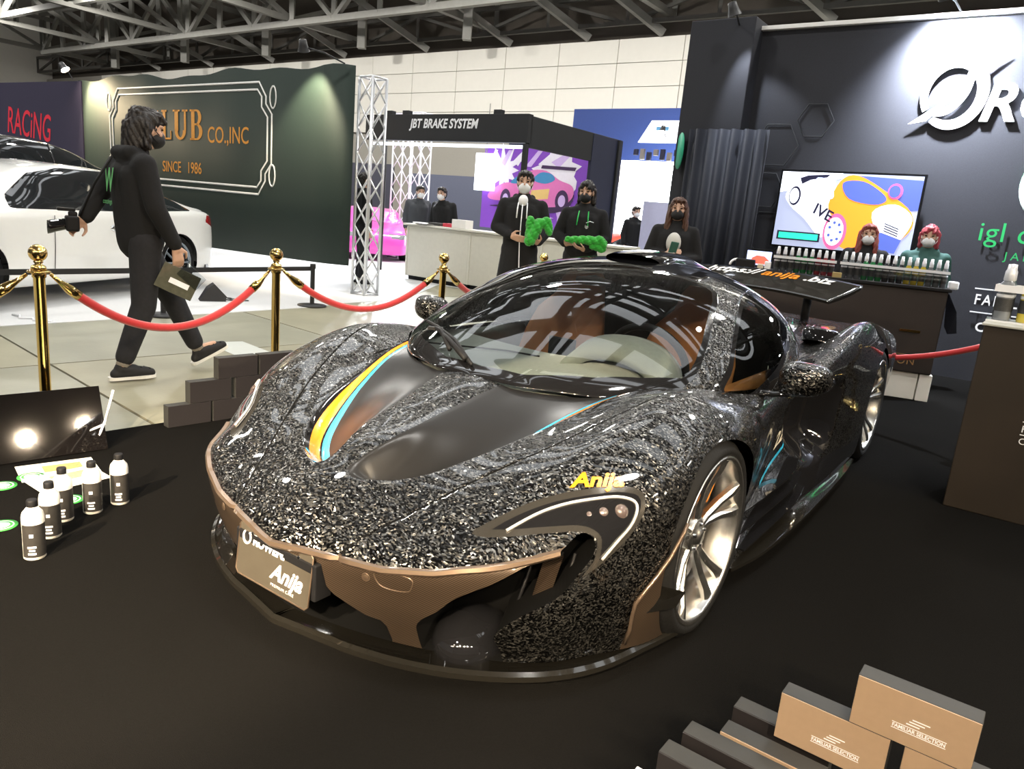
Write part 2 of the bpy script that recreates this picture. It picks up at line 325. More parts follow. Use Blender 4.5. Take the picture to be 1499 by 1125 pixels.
# ---- car body surface: control sections fan round the nose, then run back along the car (car frame: x forward from front axle, y left, z up)
SEC = [
 [(.50,0,.592),(.60,0,.566),(.70,0,.518),(.80,0,.470),(.89,0,.410),(.962,0,.338),(.955,0,.25),(.935,0,.17),(.90,0,.09)],
 [(.46,0,.603),(.57,.055,.572),(.68,.11,.518),(.775,.155,.466),(.862,.185,.408),(.932,.205,.340),(.922,.21,.25),(.90,.205,.17),(.868,.20,.09)],
 [(.40,0,.622),(.51,.11,.584),(.62,.215,.530),(.71,.295,.478),(.795,.36,.420),(.872,.415,.352),(.862,.42,.25),(.838,.41,.17),(.805,.40,.09)],
 [(.33,0,.643),(.43,.16,.600),(.53,.31,.560),(.62,.425,.520),(.70,.515,.468),(.782,.600,.392),(.776,.605,.28),(.752,.595,.18),(.72,.58,.09)],
 [(.25,0,.666),(.33,.19,.622),(.41,.37,.594),(.49,.51,.582),(.57,.62,.530),(.648,.722,.410),(.658,.735,.30),(.648,.73,.19),(.62,.71,.09)],
 [(.17,0,.688),(.22,.21,.648),(.27,.41,.628),(.335,.57,.645),(.405,.685,.625),(.495,.802,.500),(.525,.82,.35),(.52,.815,.21),(.50,.79,.09)],
 [(.09,0,.708),(.11,.22,.672),(.13,.43,.660),(.16,.60,.700),(.20,.725,.705),(.28,.888,.60),(.32,.922,.42),(.315,.915,.23),(.30,.89,.09)],
 [(0,0,.73),(0,.23,.694),(-.01,.45,.690),(-.02,.625,.738),(-.02,.75,.757),(.0,.895,.69),(.01,.950,.57),(.01,.950,.28),(.01,.925,.09)],
 [(-.25,0,.73),(-.25,.24,.71),(-.25,.46,.71),(-.25,.64,.732),(-.25,.76,.745),(-.26,.90,.69),(-.26,.948,.57),(-.26,.925,.28),(-.26,.90,.09)],
 [(-.52,0,.72),(-.52,.25,.71),(-.52,.5,.70),(-.52,.67,.70),(-.52,.775,.703),(-.52,.875,.655),(-.53,.90,.54),(-.53,.87,.28),(-.53,.89,.09)],
 [(-.95,0,.72),(-.95,.25,.71),(-.95,.5,.70),(-.95,.68,.70),(-.95,.79,.695),(-.95,.845,.645),(-.95,.83,.52),(-.95,.82,.28),(-.95,.89,.09)],
 [(-1.35,0,.74),(-1.35,.25,.73),(-1.35,.5,.72),(-1.35,.68,.69),(-1.35,.835,.70),(-1.35,.875,.66),(-1.35,.845,.53),(-1.35,.835,.29),(-1.35,.90,.09)],
 [(-1.75,0,.78),(-1.75,.25,.76),(-1.75,.46,.74),(-1.75,.65,.70),(-1.75,.845,.79),(-1.75,.905,.735),(-1.75,.905,.57),(-1.75,.89,.30),(-1.75,.92,.09)],
 [(-2.2,0,.80),(-2.2,.25,.78),(-2.2,.45,.76),(-2.2,.65,.755),(-2.2,.84,.865),(-2.2,.92,.795),(-2.2,.945,.62),(-2.2,.94,.30),(-2.2,.92,.10)],
 [(-2.65,0,.80),(-2.65,.25,.78),(-2.65,.45,.765),(-2.65,.65,.765),(-2.65,.82,.842),(-2.65,.90,.775),(-2.65,.94,.62),(-2.65,.935,.35),(-2.65,.91,.12)],
 [(-3.1,0,.78),(-3.1,.25,.77),(-3.1,.45,.755),(-3.1,.63,.765),(-3.1,.785,.775),(-3.1,.87,.71),(-3.1,.91,.58),(-3.1,.90,.38),(-3.1,.87,.18)],
 [(-3.42,0,.74),(-3.42,.25,.735),(-3.42,.43,.73),(-3.42,.6,.735),(-3.42,.74,.75),(-3.42,.86,.69),(-3.42,.89,.57),(-3.42,.88,.42),(-3.42,.85,.24)],
 [(-3.55,0,.62),(-3.55,.22,.62),(-3.55,.4,.62),(-3.55,.55,.62),(-3.55,.68,.63),(-3.55,.78,.60),(-3.55,.80,.54),(-3.55,.79,.45),(-3.55,.76,.32)],
]
def cr_basis(t):
    return np.array([-.5*t+t*t-.5*t**3, 1-2.5*t*t+1.5*t**3, .5*t+2*t*t-1.5*t**3, -.5*t*t+.5*t**3])
def body_grid(nk=14, nj=12):
    S = np.array(SEC, float); K, J = S.shape[:2]; M = np.array([1,-1,1.])
    # ghost rows: mirrored at the centre line, extrapolated elsewhere
    S = np.concatenate([S[1:2]*M, S, 2*S[-1:]-S[-2:-1]], 0)
    S = np.concatenate([S[:,1:2]*M, S, 2*S[:,-1:]-S[:,-2:-1]], 1)
    # ghost column for the centre section is its own extension along the spine
    S[1,0] = S[2,1]; S[0,0] = S[2,1]*M
    ks = [(i, a/nk) for i in range(K-1) for a in range(nk)]+[(K-2,1.)]
    js = [(i, a/nj) for i in range(J-1) for a in range(nj)]+[(J-2,1.)]
    Bk = np.zeros((len(ks), K+2)); Bj = np.zeros((len(js), J+2))
    for r,(i,t) in enumerate(ks): Bk[r,i:i+4] = cr_basis(t)
    for r,(i,t) in enumerate(js): Bj[r,i:i+4] = cr_basis(t)
    G = np.einsum('ka,abc,jb->kjc', Bk, S, Bj)
    G[0,:,1] = 0; G[:,0,1] = 0
    return G
CX = np.array([.12,.10,.06,0,-.1,-.2,-.3,-.45,-.6,-.75,-.9,-1.05,-1.2,-1.4,-1.7,-2.1,-2.5,-2.9])
CW = np.array([.0,.18,.275,.41,.54,.63,.70,.765,.805,.84,.86,.85,.80,.69,.52,.38,.30,.25])
CT = np.array([.70,.712,.732,.766,.822,.876,.926,.998,1.050,1.086,1.108,1.120,1.126,1.117,1.083,1.00,.90,.81])
CB = np.array([.695,.693,.692,.69,.69,.69,.69,.69,.69,.69,.69,.69,.69,.69,.70,.72,.74,.74])
def pchip(x, xp, yp):
    o = np.argsort(xp); xp = xp[o]; yp = yp[o]
    h = np.diff(xp); d = np.diff(yp)/h; m = np.zeros_like(yp)
    for i in range(1,len(xp)-1):
        if d[i-1]*d[i] > 0:
            w1 = 2*h[i]+h[i-1]; w2 = h[i]+2*h[i-1]; m[i] = (w1+w2)/(w1/d[i-1]+w2/d[i])
    m[0] = d[0]; m[-1] = d[-1]
    i = np.clip(np.searchsorted(xp, x)-1, 0, len(xp)-2); t = (x-xp[i])/h[i]
    return (2*t**3-3*t*t+1)*yp[i]+(t**3-2*t*t+t)*h[i]*m[i]+(-2*t**3+3*t*t)*yp[i+1]+(t**3-t*t)*h[i]*m[i+1]
def canopy_grid(nx=170, na=120):
    # angle parameter round each section so the sides stay evenly divided
    s = np.linspace(0,1,nx); x = .12-3.02*s**1.5
    w = pchip(x,CX,CW); zt = pchip(x,CX,CT); zb = pchip(x,CX,CB)
    a = np.linspace(-np.pi/2, np.pi/2, na)
    e2 = pchip(x, np.array([.12,-.55,-.8,-.95,-1.2,-1.5,-2.,-2.95]), np.array([1.3,1.27,1.05,.87,.70,.70,.9,1.]))[:,None]
    yy = np.sin(a); zz = np.maximum(np.cos(a),0)[None,:]**e2; zz[:,0] = zz[:,-1] = 0
    G = np.zeros((nx,na,3)); G[:,:,0] = x[:,None]; G[:,:,1] = w[:,None]*yy; G[:,:,2] = zb[:,None]+(zt-zb)[:,None]*zz
    return G
# ------------------------------------------------------------------ tools for cutting panels out of a body surface
def poly_sdf(P, poly):
    P = np.asarray(P, float); poly = np.asarray(poly, float); n = len(poly); d2 = np.full(len(P), 1e9); ins = np.zeros(len(P), bool)
    for i in range(n):
        a = poly[i]; b = poly[(i+1)%n]; e = b-a; w = P-a; t = np.clip((w@e)/(e@e+1e-15), 0, 1); q = w-t[:,None]*e; d2 = np.minimum(d2, (q*q).sum(1))
        c = ((a[1] > P[:,1]) != (b[1] > P[:,1])); den = (b[1]-a[1]) if abs(b[1]-a[1]) > 1e-12 else 1e-12
        ins ^= c & (P[:,0] < (b[0]-a[0])*(P[:,1]-a[1])/den+a[0])
    d = np.sqrt(d2); return np.where(ins, -d, d)
def line_dist(P, line):
    d2 = np.full(len(P), 1e9); sg = np.zeros(len(P)); line = np.asarray(line, float)
    for a, b in zip(line[:-1], line[1:]):
        e = b-a; w = P-a; t = np.clip((w@e)/(e@e), 0, 1); q = w-t[:,None]*e; dd = (q*q).sum(1); m = dd < d2
        d2 = np.where(m, dd, d2); sg = np.where(m, np.sign(e[0]*w[:,1]-e[1]*w[:,0]), sg)
    return np.sqrt(d2)*np.where(sg == 0, 1, sg)
def co_of(bm): return np.array([v.co[:] for v in bm.verts])
def cut_field(bm, fn, keep=None):
    """split every face along the zero line of fn (N,3)->N"""
    bm.verts.ensure_lookup_table(); bm.verts.index_update(); P = co_of(bm); f = np.array(fn(P), float); f[np.abs(f) < 2e-5] = 0
    ok = np.ones(len(P), bool) if keep is None else np.asarray(keep(P), bool)
    val = {v: f[v.index] for v in bm.verts}; okv = {v: ok[v.index] for v in bm.verts}
    touched = set()
    for e in list(bm.edges):
        a, b = e.verts
        if val[a]*val[b] < 0 and okv[a] and okv[b]:
            fs = list(e.link_faces); t = val[a]/(val[a]-val[b]); ne, nv = bmesh.utils.edge_split(e, a, t); val[nv] = 0.; okv[nv] = True; touched.update(fs)
    for v in bm.verts:
        if val[v] == 0 and okv[v]: touched.update(v.link_faces)
    for fc in touched:
        if not fc.is_valid: continue
        vs = list(fc.verts); s = [val[v] for v in vs]
        if min(s) >= -1e-9 or max(s) <= 1e-9: continue
        z = [i for i, x in enumerate(s) if x == 0]
        for ia in range(len(z)):
            for ib in range(ia+1, len(z)):
                i, j = z[ia], z[ib]
                if (j-i) in (1, len(vs)-1): continue
                try: bmesh.utils.face_split(fc, vs[i], vs[j])
                except ValueError: pass
                i = None; break
            if not fc.is_valid or len(fc.verts) < len(vs): break
def grid_bm(G, bm=None, flip=False):
    bm = bm or bmesh.new(); n, m = G.shape[:2]; V = [[bm.verts.new(tuple(G[i,j])) for j in range(m)] for i in range(n)]
    for i in range(n-1):
        for j in range(m-1):
            q = [V[i][j], V[i+1][j], V[i+1][j+1], V[i][j+1]]
            if flip: q = q[::-1]
            try: f = bm.faces.new(q); f.smooth = True
            except ValueError: pass
    return bm
def centroids(bm):
    bm.faces.ensure_lookup_table(); return np.array([f.calc_center_median()[:] for f in bm.faces])
def take(bm, mask, name, mt, parent, thick=0, keepn=True):
    """copy the faces in mask into an object of their own"""
    nb = bmesh.new(); mp = {}; bm.faces.ensure_lookup_table()
    for i in np.nonzero(mask)[0]:
        f = bm.faces[int(i)]; vs = []
        for v in f.verts:
            if v not in mp: mp[v] = nb.verts.new(v.co); mp[v].normal = v.normal
            vs.append(mp[v])
        try: g = nb.faces.new(vs); g.smooth = True
        except ValueError: pass
    me = D.meshes.new(name); nb.to_mesh(me)
    # keep the shading normals of the whole surface so that panels meet smoothly
    if keepn:
        inv = [None]*len(nb.verts); nb.verts.index_update()
        for v, w in mp.items(): inv[w.index] = v.normal.copy()
        me.normals_split_custom_set_from_vertices([tuple(x) if x is not None else (0,0,1) for x in inv])
    nb.free(); o = link(name, me, mt, parent)
    if thick:
        md = o.modifiers.new('thickness', 'SOLIDIFY'); md.thickness = thick; md.offset = -1
    return o
def smooth01(x, a, b):
    t = np.clip((x-a)/(b-a), 0, 1); return t*t*(3-2*t)

CAR = empty('sports_car', (-.0866,2.7244,.008), -2.1795, 'low black supercar with flake carbon paint and orange-blue hood stripes', 'car')
# ---------------------------------------------- lower body
bm = bmesh.new(); G = body_grid(); grid_bm(G, bm); grid_bm(G*np.array([1,-1,1]), bm, True)
bmesh.ops.remove_doubles(bm, verts=bm.verts, dist=1e-4)
bmesh.ops.dissolve_degenerate(bm, edges=bm.edges, dist=1e-5)
bmesh.ops.recalc_face_normals(bm, faces=bm.faces); bm.normal_update()
if sum(f.normal.z for f in bm.faces) < 0:
    bmesh.ops.reverse_faces(bm, faces=bm.faces)
AY = lambda P: np.stack([P[:,0], np.abs(P[:,1])], 1)       # top view
FR = lambda P: np.stack([np.abs(P[:,1]), P[:,2]], 1)       # front view
SD = lambda P: np.stack([P[:,0], P[:,2]], 1)               # side view
HL = lambda P: np.stack([.8*np.abs(P[:,1])-.6*P[:,0], P[:,2]], 1)   # headlamp view
DUCT_OUT = spline([(.755,.075),(.742,.125),(.69,.215),(.585,.312),(.42,.390),(.2,.458),(-.02,.517),(-.2,.56)], 6)
DUCT_IN = spline([(-.2,.2),(.08,.137),(.345,.10),(.55,.075),(.68,.05),(.735,.046)], 6)
DUCT = np.concatenate([DUCT_OUT, DUCT_IN])
duct = lambda P: np.where(P[:,2] > .40, poly_sdf(AY(P), DUCT), .5)
FOOT = np.array([(.118,0),(.10,.17),(.06,.275),(0,.40),(-.1,.525),(-.2,.61),(-.3,.675),(-.45,.735),(-.6,.77),(-.75,.79),(-.9,.79),(-1.05,.76),(-1.2,.70),(-1.4,.60),(-1.4,-.1),(.118,-.1)])
foot = lambda P: np.where(P[:,2] > .55, poly_sdf(AY(P), FOOT), .5)
arch_f = lambda P: np.where(np.abs(P[:,1]) > .45, np.hypot(P[:,0]-.0, P[:,2]-.325)-.334, 1)
arch_r = lambda P: np.where(np.abs(P[:,1]) > .45, np.hypot(P[:,0]+2.67, P[:,2]-.345)-.352, 1)
SEAM = spline([(.935,.225),(.919,.236),(.854,.27),(.757,.327),(.587,.427),(.404,.532),(.231,.612),(.108,.661),(-.05,.71)], 6)
seam = lambda P: np.where(P[:,2] > .33, line_dist(AY(P), SEAM), 1)
smile_z = lambda y: np.interp(y, [0,.1,.24,.364,.495,.565,.65,.695,.735,.753,.9], [.325,.338,.345,.348,.369,.390,.408,.421,.436,.452,.50])
front = lambda P: (P[:,0] > .42)
smile = lambda P: np.where(front(P) & (np.abs(P[:,1]) < .757), P[:,2]-smile_z(np.abs(P[:,1])), 1)
LAMP = spline([(-.016,.447),(.035,.477),(.143,.524),(.255,.558),(.368,.577),(.440,.570),(.452,.531),(.428,.482),(.382,.431),(.336,.391),(.282,.361),(.312,.400),(.320,.440),(.313,.464),(.272,.476),(.183,.466),(.074,.453)], 5, True)
lampf = lambda P: np.where(front(P) | (P[:,0] > .30), poly_sdf(HL(P), LAMP), .5)
lens = lambda P: lampf(P)+.013
INTAKE = spline([(.750,.460),(.764,.474),(.787,.466),(.800,.440),(.797,.406),(.783,.372),(.759,.317),(.725,.285),(.687,.255),(.652,.220),(.629,.180),(.635,.13),(.62,.05),(.50,.04),(.44,.06),(.437,.150),(.450,.197),(.507,.249),(.553,.299),(.631,.352),(.663,.378),(.695,.404),(.735,.428)], 4, True)
intake = lambda P: np.where(front(P), poly_sdf(FR(P), INTAKE), .5)
MOUTH = np.array([(-.1,.04),(.34,.04),(.353,.10),(.352,.150),(.340,.168),(.296,.172),(.205,.215),(.185,.235),(.180,.308),(-.1,.308)])
mouth = lambda P: np.where(front(P), poly_sdf(FR(P), MOUTH), .5)
BLADE = np.array([(.245,.60),(.285,.44),(.372,.337),(.425,.264),(.415,.19),(.40,.05)])
blade = lambda P: np.where((np.abs(P[:,1]) > .7) & (P[:,0] > .0) & (P[:,2] < .47), line_dist(SD(P), BLADE), -1)
SCOOP = spline([(-1.02,.60),(-1.35,.645),(-1.66,.66),(-1.78,.60),(-1.80,.40),(-1.72,.24),(-1.45,.21),(-1.15,.36)], 5, True)
scoop = lambda P: np.where(np.abs(P[:,1]) > .6, poly_sdf(SD(P), SCOOP), .5)
SHOULD = spline([(-1.20,.665),(-1.34,.655),(-1.52,.70),(-1.56,.79),(-1.42,.815),(-1.25,.79)], 5, True)
should = lambda P: np.where(P[:,2] > .6, poly_sdf(AY(P), SHOULD), .5)
DOOR = spline([(-.33,.70),(-.42,.50),(-.50,.30),(-.62,.20),(-1.0,.17),(-1.3,.20),(-1.47,.34),(-1.42,.62),(-1.30,.70)], 6)
door = lambda P: np.where((np.abs(P[:,1]) > .70) & (P[:,2] < .72), line_dist(SD(P), DOOR), 1)
cut_field(bm, foot); cut_field(bm, arch_f); cut_field(bm, arch_r)
cut_field(bm, duct)
# sink the hood ducts below their rim, deepest at the nose end
wallw = lambda x: np.interp(x, [-.1,.1,.3,.5,.72], [.030,.034,.046,.070,.095])
dep = lambda x: .004+.080*smooth01(x, .08, .62)
raw_ratio = lambda P: np.abs(line_dist(AY(P), DUCT_OUT))/wallw(P[:,0])
outer_ratio = lambda P: np.abs(line_dist(AY(P), DUCT_OUT[9:]))/wallw(P[:,0])+np.where(np.abs(P[:,1]) < .15, 8*(.15-np.abs(P[:,1])), 0)
in_dist = lambda P: np.abs(line_dist(AY(P), DUCT_IN))
in_duct = lambda P: duct(P) < 1e-4
for lim in (.20,.40,.60,.68,.84,1.0): cut_field(bm, lambda P, l=lim: outer_ratio(P)-l, keep=in_duct)
for lim in (.25,.5,.75,1.0): cut_field(bm, lambda P, l=lim: raw_ratio(P)-l, keep=lambda P: in_duct(P) & (np.abs(P[:,1]) < .17))
for lim in (.006,.012,.02): cut_field(bm, lambda P, l=lim: in_dist(P)-l, keep=in_duct)
P = co_of(bm); inside = duct(P) < -1e-6
rr_ = np.clip(raw_ratio(P), 0, 1); ti = in_dist(P)/(in_dist(P)+np.abs(line_dist(AY(P), DUCT_OUT))+1e-6)
prof = np.sin(rr_*math.pi/2)*(lambda k: k*smooth01(in_dist(P), 0, .06)+(1-k)*smooth01(ti, .02, .75))(smooth01(P[:,0], .42, .74))
P2 = P.copy(); P2[inside,2] -= (dep(P[:,0])*prof)[inside]
for v, c in zip(bm.verts, P2): v.co = c
for off in (-.0035,.0035): cut_field(bm, lambda P, o=off: seam(P)-o)
cut_field(bm, smile); cut_field(bm, lampf); cut_field(bm, lens); cut_field(bm, intake); cut_field(bm, mouth); cut_field(bm, blade); cut_field(bm, scoop); cut_field(bm, should)
for off in (-.003,.003): cut_field(bm, lambda P, o=off: door(P)-o)
# drop the gaps and hollow the scoops
P = co_of(bm); bm.normal_update(); N = np.array([v.normal[:] for v in bm.verts])
push = np.zeros(len(P)); push += .012*(np.abs(seam(P)) < .0030)+.008*(np.abs(door(P)) < .0025)
push += .13*smooth01(-scoop(P), 0, .16); push += .075*smooth01(-should(P), 0, .035)
P = P-N*push[:,None]
for v, c in zip(bm.verts, P): v.co = c
bm.normal_update(); Cn = centroids(bm); nf = len(Cn)
fd = {k: fn(Cn) for k, fn in dict(foot=foot,af=arch_f,ar=arch_r,duct=duct,seam=seam,smile=smile,lamp=lampf,lens=lens,intake=intake,mouth=mouth,blade=blade,scoop=scoop,should=should,door=door).items()}
left = Cn[:,1] > 0
gone = (fd['foot'] < 0) | (fd['af'] < 0) | (fd['ar'] < 0)
used = gone.copy()
def grab(cond, name, mt, sides=True, **kw):
    global used
    cond = cond & ~used; used |= cond; res = []
    for sd in ((left, ~left) if sides else (np.ones(nf, bool),)):
        if (cond & sd).any(): res.append(take(bm, cond & sd, name, mt, CAR, **kw))
    return res
orat = outer_ratio(Cn); din = fd['duct'] < 0
hollow = (fd['intake'] < 0) | (fd['mouth'] < 0)
hollow &= ~used
keep_h = hollow.copy(); used |= hollow
grab(din & (orat < .20), 'duct_edge', M['piano']); grab(din & (orat < .60), 'orange_stripe', M['orange']); grab(din & (orat < .68), 'stripe_gap', M['piano'])
grab(din & (orat < 1.0), 'blue_stripe', M['sky_blue']); grab(din, 'hood_duct', M['satin'])
lens_parts = grab(fd['lens'] < 0, 'headlamp_lens', M['piano']); grab(fd['lamp'] < 0, 'headlamp_bezel', M['bezel'])
grab((np.abs(fd['seam']) < .0032) & (fd['smile'] > 0), 'panel_gap', M['gap']); grab(np.abs(fd['door']) < .0027, 'door_gap', M['gap'])
grab((fd['smile'] < 0) & (np.abs(Cn[:,1]) < np.interp(Cn[:,2], [.05,.1,.2,.3,.4,.46], [.52,.53,.56,.66,.745,.765])), 'bumper_fascia', M['bronze'], False)
grab((fd['blade'] < 0) & (fd['blade'] > -.9) & (Cn[:,0] > .1) & (Cn[:,2] < .47), 'bumper_corner_panel', M['bronze'])
grab(fd['scoop'] < -.02, 'side_scoop', M['piano']); grab(fd['should'] < -.004, 'shoulder_scoop', M['dark'])
hoodm = (Cn[:,0] > -.05) & (fd['seam'] < 0)
grab(hoodm & (Cn[:,2] > .30), 'hood', M['flake'], False)
grab(fd['door'] > 0, 'door_skin', M['flake']) if False else None
dm = (np.abs(Cn[:,1]) > .70) & (Cn[:,2] < .715) & (poly_sdf(SD(Cn), np.concatenate([DOOR, [(-1.0,.75),(-.4,.75)]])) < 0)
grab(dm, 'door', M['flake'])
grab(Cn[:,0] > -.62, 'front_fender', M['flake'])
grab((Cn[:,2] < .22) & (Cn[:,0] > -2.3), 'sill', M['piano'])
grab(np.ones(nf, bool), 'rear_fender', M['flake'])
# hollows behind the bumper openings: the cut-away skin pushed back, with side walls
hb = bmesh.new(); mp = {}; bm.faces.ensure_lookup_table(); hollow_faces = []
for i in np.nonzero(keep_h)[0]:
    f = bm.faces[int(i)]; vs = []
    for v in f.verts:
        if v not in mp: mp[v] = hb.verts.new(v.co)
        vs.append(mp[v])
    try: hollow_faces.append(hb.faces.new(vs))
    except ValueError: pass
r = bmesh.ops.extrude_face_region(hb, geom=hollow_faces)
for g in r['geom']:
    if isinstance(g, bmesh.types.BMVert): g.co = Vector((g.co.x*.80-.05, g.co.y*.86, g.co.z*.9+.02))
bmesh.ops.delete(hb, geom=[f for f in hollow_faces if f.is_valid], context='FACES')
bm_obj('bumper_intake', hb, M['gap'], CAR)
BODY_BVH = BVHTree.FromBMesh(bm)
bm_body = bm
# ---------------------------------------------- canopy
cb = bmesh.new(); grid_bm(canopy_grid(), cb); bmesh.ops.remove_doubles(cb, verts=cb.verts, dist=2e-4); bmesh.ops.dissolve_degenerate(cb, edges=cb.edges, dist=1e-5)
bmesh.ops.recalc_face_normals(cb, faces=cb.faces)
if sum(f.normal.z for f in cb.faces) < 0: bmesh.ops.reverse_faces(cb, faces=cb.faces)
# windscreen / pillar / side window outlines as lines in (x, |y|)
WS = np.array([(.3,-.1),(.3,.30),(-.02,.455),(-.15,.575),(-.262,.655),(-.335,.668),(-.408,.660),(-.52,.632),(-.633,.595),(-.80,.545),(-.885,.505),(-.915,.45),(-.90,.34),(-.87,.2),(-.85,0),(-.85,-.1)])
ws = lambda P: poly_sdf(AY(P), WS)
ws_low = lambda P: P[:,0]-(np.interp(np.abs(P[:,1]), CW[:10], CX[:10])-.052-.03*smooth01(np.abs(P[:,1]), .2, .6))
wsb = lambda P: np.maximum(ws(P)+.022, ws_low(P))
SW = spline([(-.435,.752),(-.54,.790),(-.67,.815),(-.82,.825),(-.945,.805),(-1.06,.765),(-1.14,.70),(-1.17,.64),(-1.13,.585),(-1.02,.590),(-.866,.630),(-.68,.688),(-.53,.738)], 5, True)
sw = lambda P: poly_sdf(AY(P), SW)
swb = lambda P: sw(P)-.016
for fn in (ws, wsb, sw, swb): cut_field(cb, fn)
Cc = centroids(cb); cb.normal_update(); lf = Cc[:,1] > 0; f1, f2, f3, f4 = ws(Cc), wsb(Cc), sw(Cc), swb(Cc); nc = len(Cc)
take(cb, f2 < 0, 'windscreen', M['glass_car'], CAR)
take(cb, (f1 < 0) & (f2 >= 0), 'windscreen_border', M['piano'], CAR)
for s in (lf, ~lf):
    g = take(cb, (f3 < 0) & s, 'side_window', M['glass_dark'], CAR)
    take(cb, (f3 >= 0) & (f4 < 0) & s, 'window_surround', M['chrome'] if False else M['piano'], CAR)
    pil = (f1 >= 0) & (Cc[:,0] < .04) & (f4 >= 0) & (Cc[:,0] > -1.05) & (np.abs(Cc[:,1]) > .40)
    take(cb, pil & s, 'pillar', M['flake'], CAR, thick=.01)
rf = (f1 >= 0) & (f4 >= 0) & ~((Cc[:,0] > -1.05) & (np.abs(Cc[:,1]) > .40))
take(cb, rf, 'roof', M['piano'], CAR, thick=.01)
CAN_BVH = BVHTree.FromBMesh(cb)
# ---------------------------------------------- splitter, skirts, blades
def both(fn):
    for s in (1,-1): fn(s)
SPLIT = spline([(.966,0),(.932,.19),(.915,.285),(.860,.45),(.770,.61),(.645,.75),(.495,.84),(.30,.893),(.16,.925)], 10)
def sweep_strip(name, line3, sect, mt, parent=CAR, closed_end=True):
    """sweep a small closed section (n,z offsets) along a line; n is the sideways normal in plan"""
    L = np.array(line3, float); T = np.gradient(L, axis=0); T[:,2] = 0; T /= np.linalg.norm(T, axis=1)[:,None]; Nn = np.stack([T[:,1], -T[:,0], 0*T[:,0]], 1)
    V = []; F = []; m = len(sect)
    for p, n in zip(L, Nn):
        for a, b in sect: V.append(p+n*a+np.array([0,0,b]))
    for i in range(len(L)-1):
        for k in range(m): F.append((i*m+k, i*m+(k+1)%m, (i+1)*m+(k+1)%m, (i+1)*m+k))
    F.append(tuple(range(m))[::-1]); F.append(tuple((len(L)-1)*m+k for k in range(m)))
    o = mesh_obj(name, V, F, mt, parent, True)
    b2 = bmesh.new(); b2.from_mesh(o.data); bmesh.ops.recalc_face_normals(b2, faces=b2.faces); b2.to_mesh(o.data); b2.free()
    md = o.modifiers.new('hard', 'EDGE_SPLIT'); md.split_angle = .7
    return o
full = np.concatenate([SPLIT[::-1]*np.array([1,-1]), SPLIT[1:]]); line = np.column_stack([full, np.full(len(full), .062)])
sgn = -1 if True else 1
so = sweep_strip('front_splitter', line, [(0,0),(0,.016),(-.012,.024),(-.02,.018),(-.23,.022),(-.23,0)], M['carbon'])
# bronze lip along the lower edge of the hood nose
def smile_line():
    ys = np.linspace(0,.752,40); pts = []
    for y in ys:
        z = float(smile_z(y)); h = BODY_BVH.ray_cast(Vector((1.4,y,z)), Vector((-1,0,0)))
        pts.append(np.array(h[0]) if h[0] is not None and h[0].x > .5 else None)
    pts = [p for p in pts if p is not None]
    return np.array([p*np.array([1,-1,1]) for p in pts[::-1]]+pts[1:])
SM = smile_line(); SM = SM[np.abs(SM[:,1]) < .75]
sweep_strip('nose_trim', SM, [(-.01,-.020),(.010,-.018),(.016,-.010),(.012,0),(-.01,.002)], M['bronze_strip'])
tube_obj('nose_trim_gap', [(p[0]-.004, p[1], p[2]-.023) for p in SM], .0035, M['gap'], CAR, 6)
for s in (1,-1):
    # corner blade with bright edge and the dark dive plane beside the wheel
    bl = []
    for (x, z) in [(.262,.47),(.285,.44),(.33,.385),(.372,.337),(.405,.295),(.425,.262),(.425,.22),(.415,.17),(.41,.12)]:
        h = BODY_BVH.ray_cast(Vector((x,1.5*s,z)), Vector((0,-s,0)))
        bl.append((x+.002, h[0].y+.010*s if h[0] else .86*s, z))
    tube_obj('corner_blade', bl, .006, M['bronze_strip'], CAR, 6)
    b = bmesh.new(); q = [(.418,.850*s,.20),(.30,.955*s,.225),(.265,.965*s,.265),(.36,.880*s,.30)]
    vs = [b.verts.new(p) for p in q]; f = b.faces.new(vs); r = bmesh.ops.solidify(b, geom=[f], thickness=.008); bm_obj('dive_plane', b, M['carbon'], CAR)
    # side skirt with two fins
    sk = spline([(-.36,.905*s),(-.6,.945*s),(-1.0,.965*s),(-1.5,.965*s),(-2.0,.955*s),(-2.28,.935*s)], 8)
    sweep_strip('side_skirt', np.column_stack([sk, np.full(len(sk), .075)]), [(0,0),(0,.014),(-.12*s,.03),(-.12*s,0)], M['carbon'])
    for dz, dy in ((.15,-.02),(.21,-.045),(.27,-.065)):
        ln = spline([(-.45,(.915+dy)*s,dz-.02),(-.75,(.925+dy*.8)*s,dz),(-1.05,(.93+dy*.8)*s,dz+.012),(-1.25,(.915+dy)*s,dz+.03)], 6)
        sweep_strip('skirt_fin', ln, [(.02*s,0),(.02*s,.006),(-.06*s,.008),(-.06*s,0)], M['piano'])
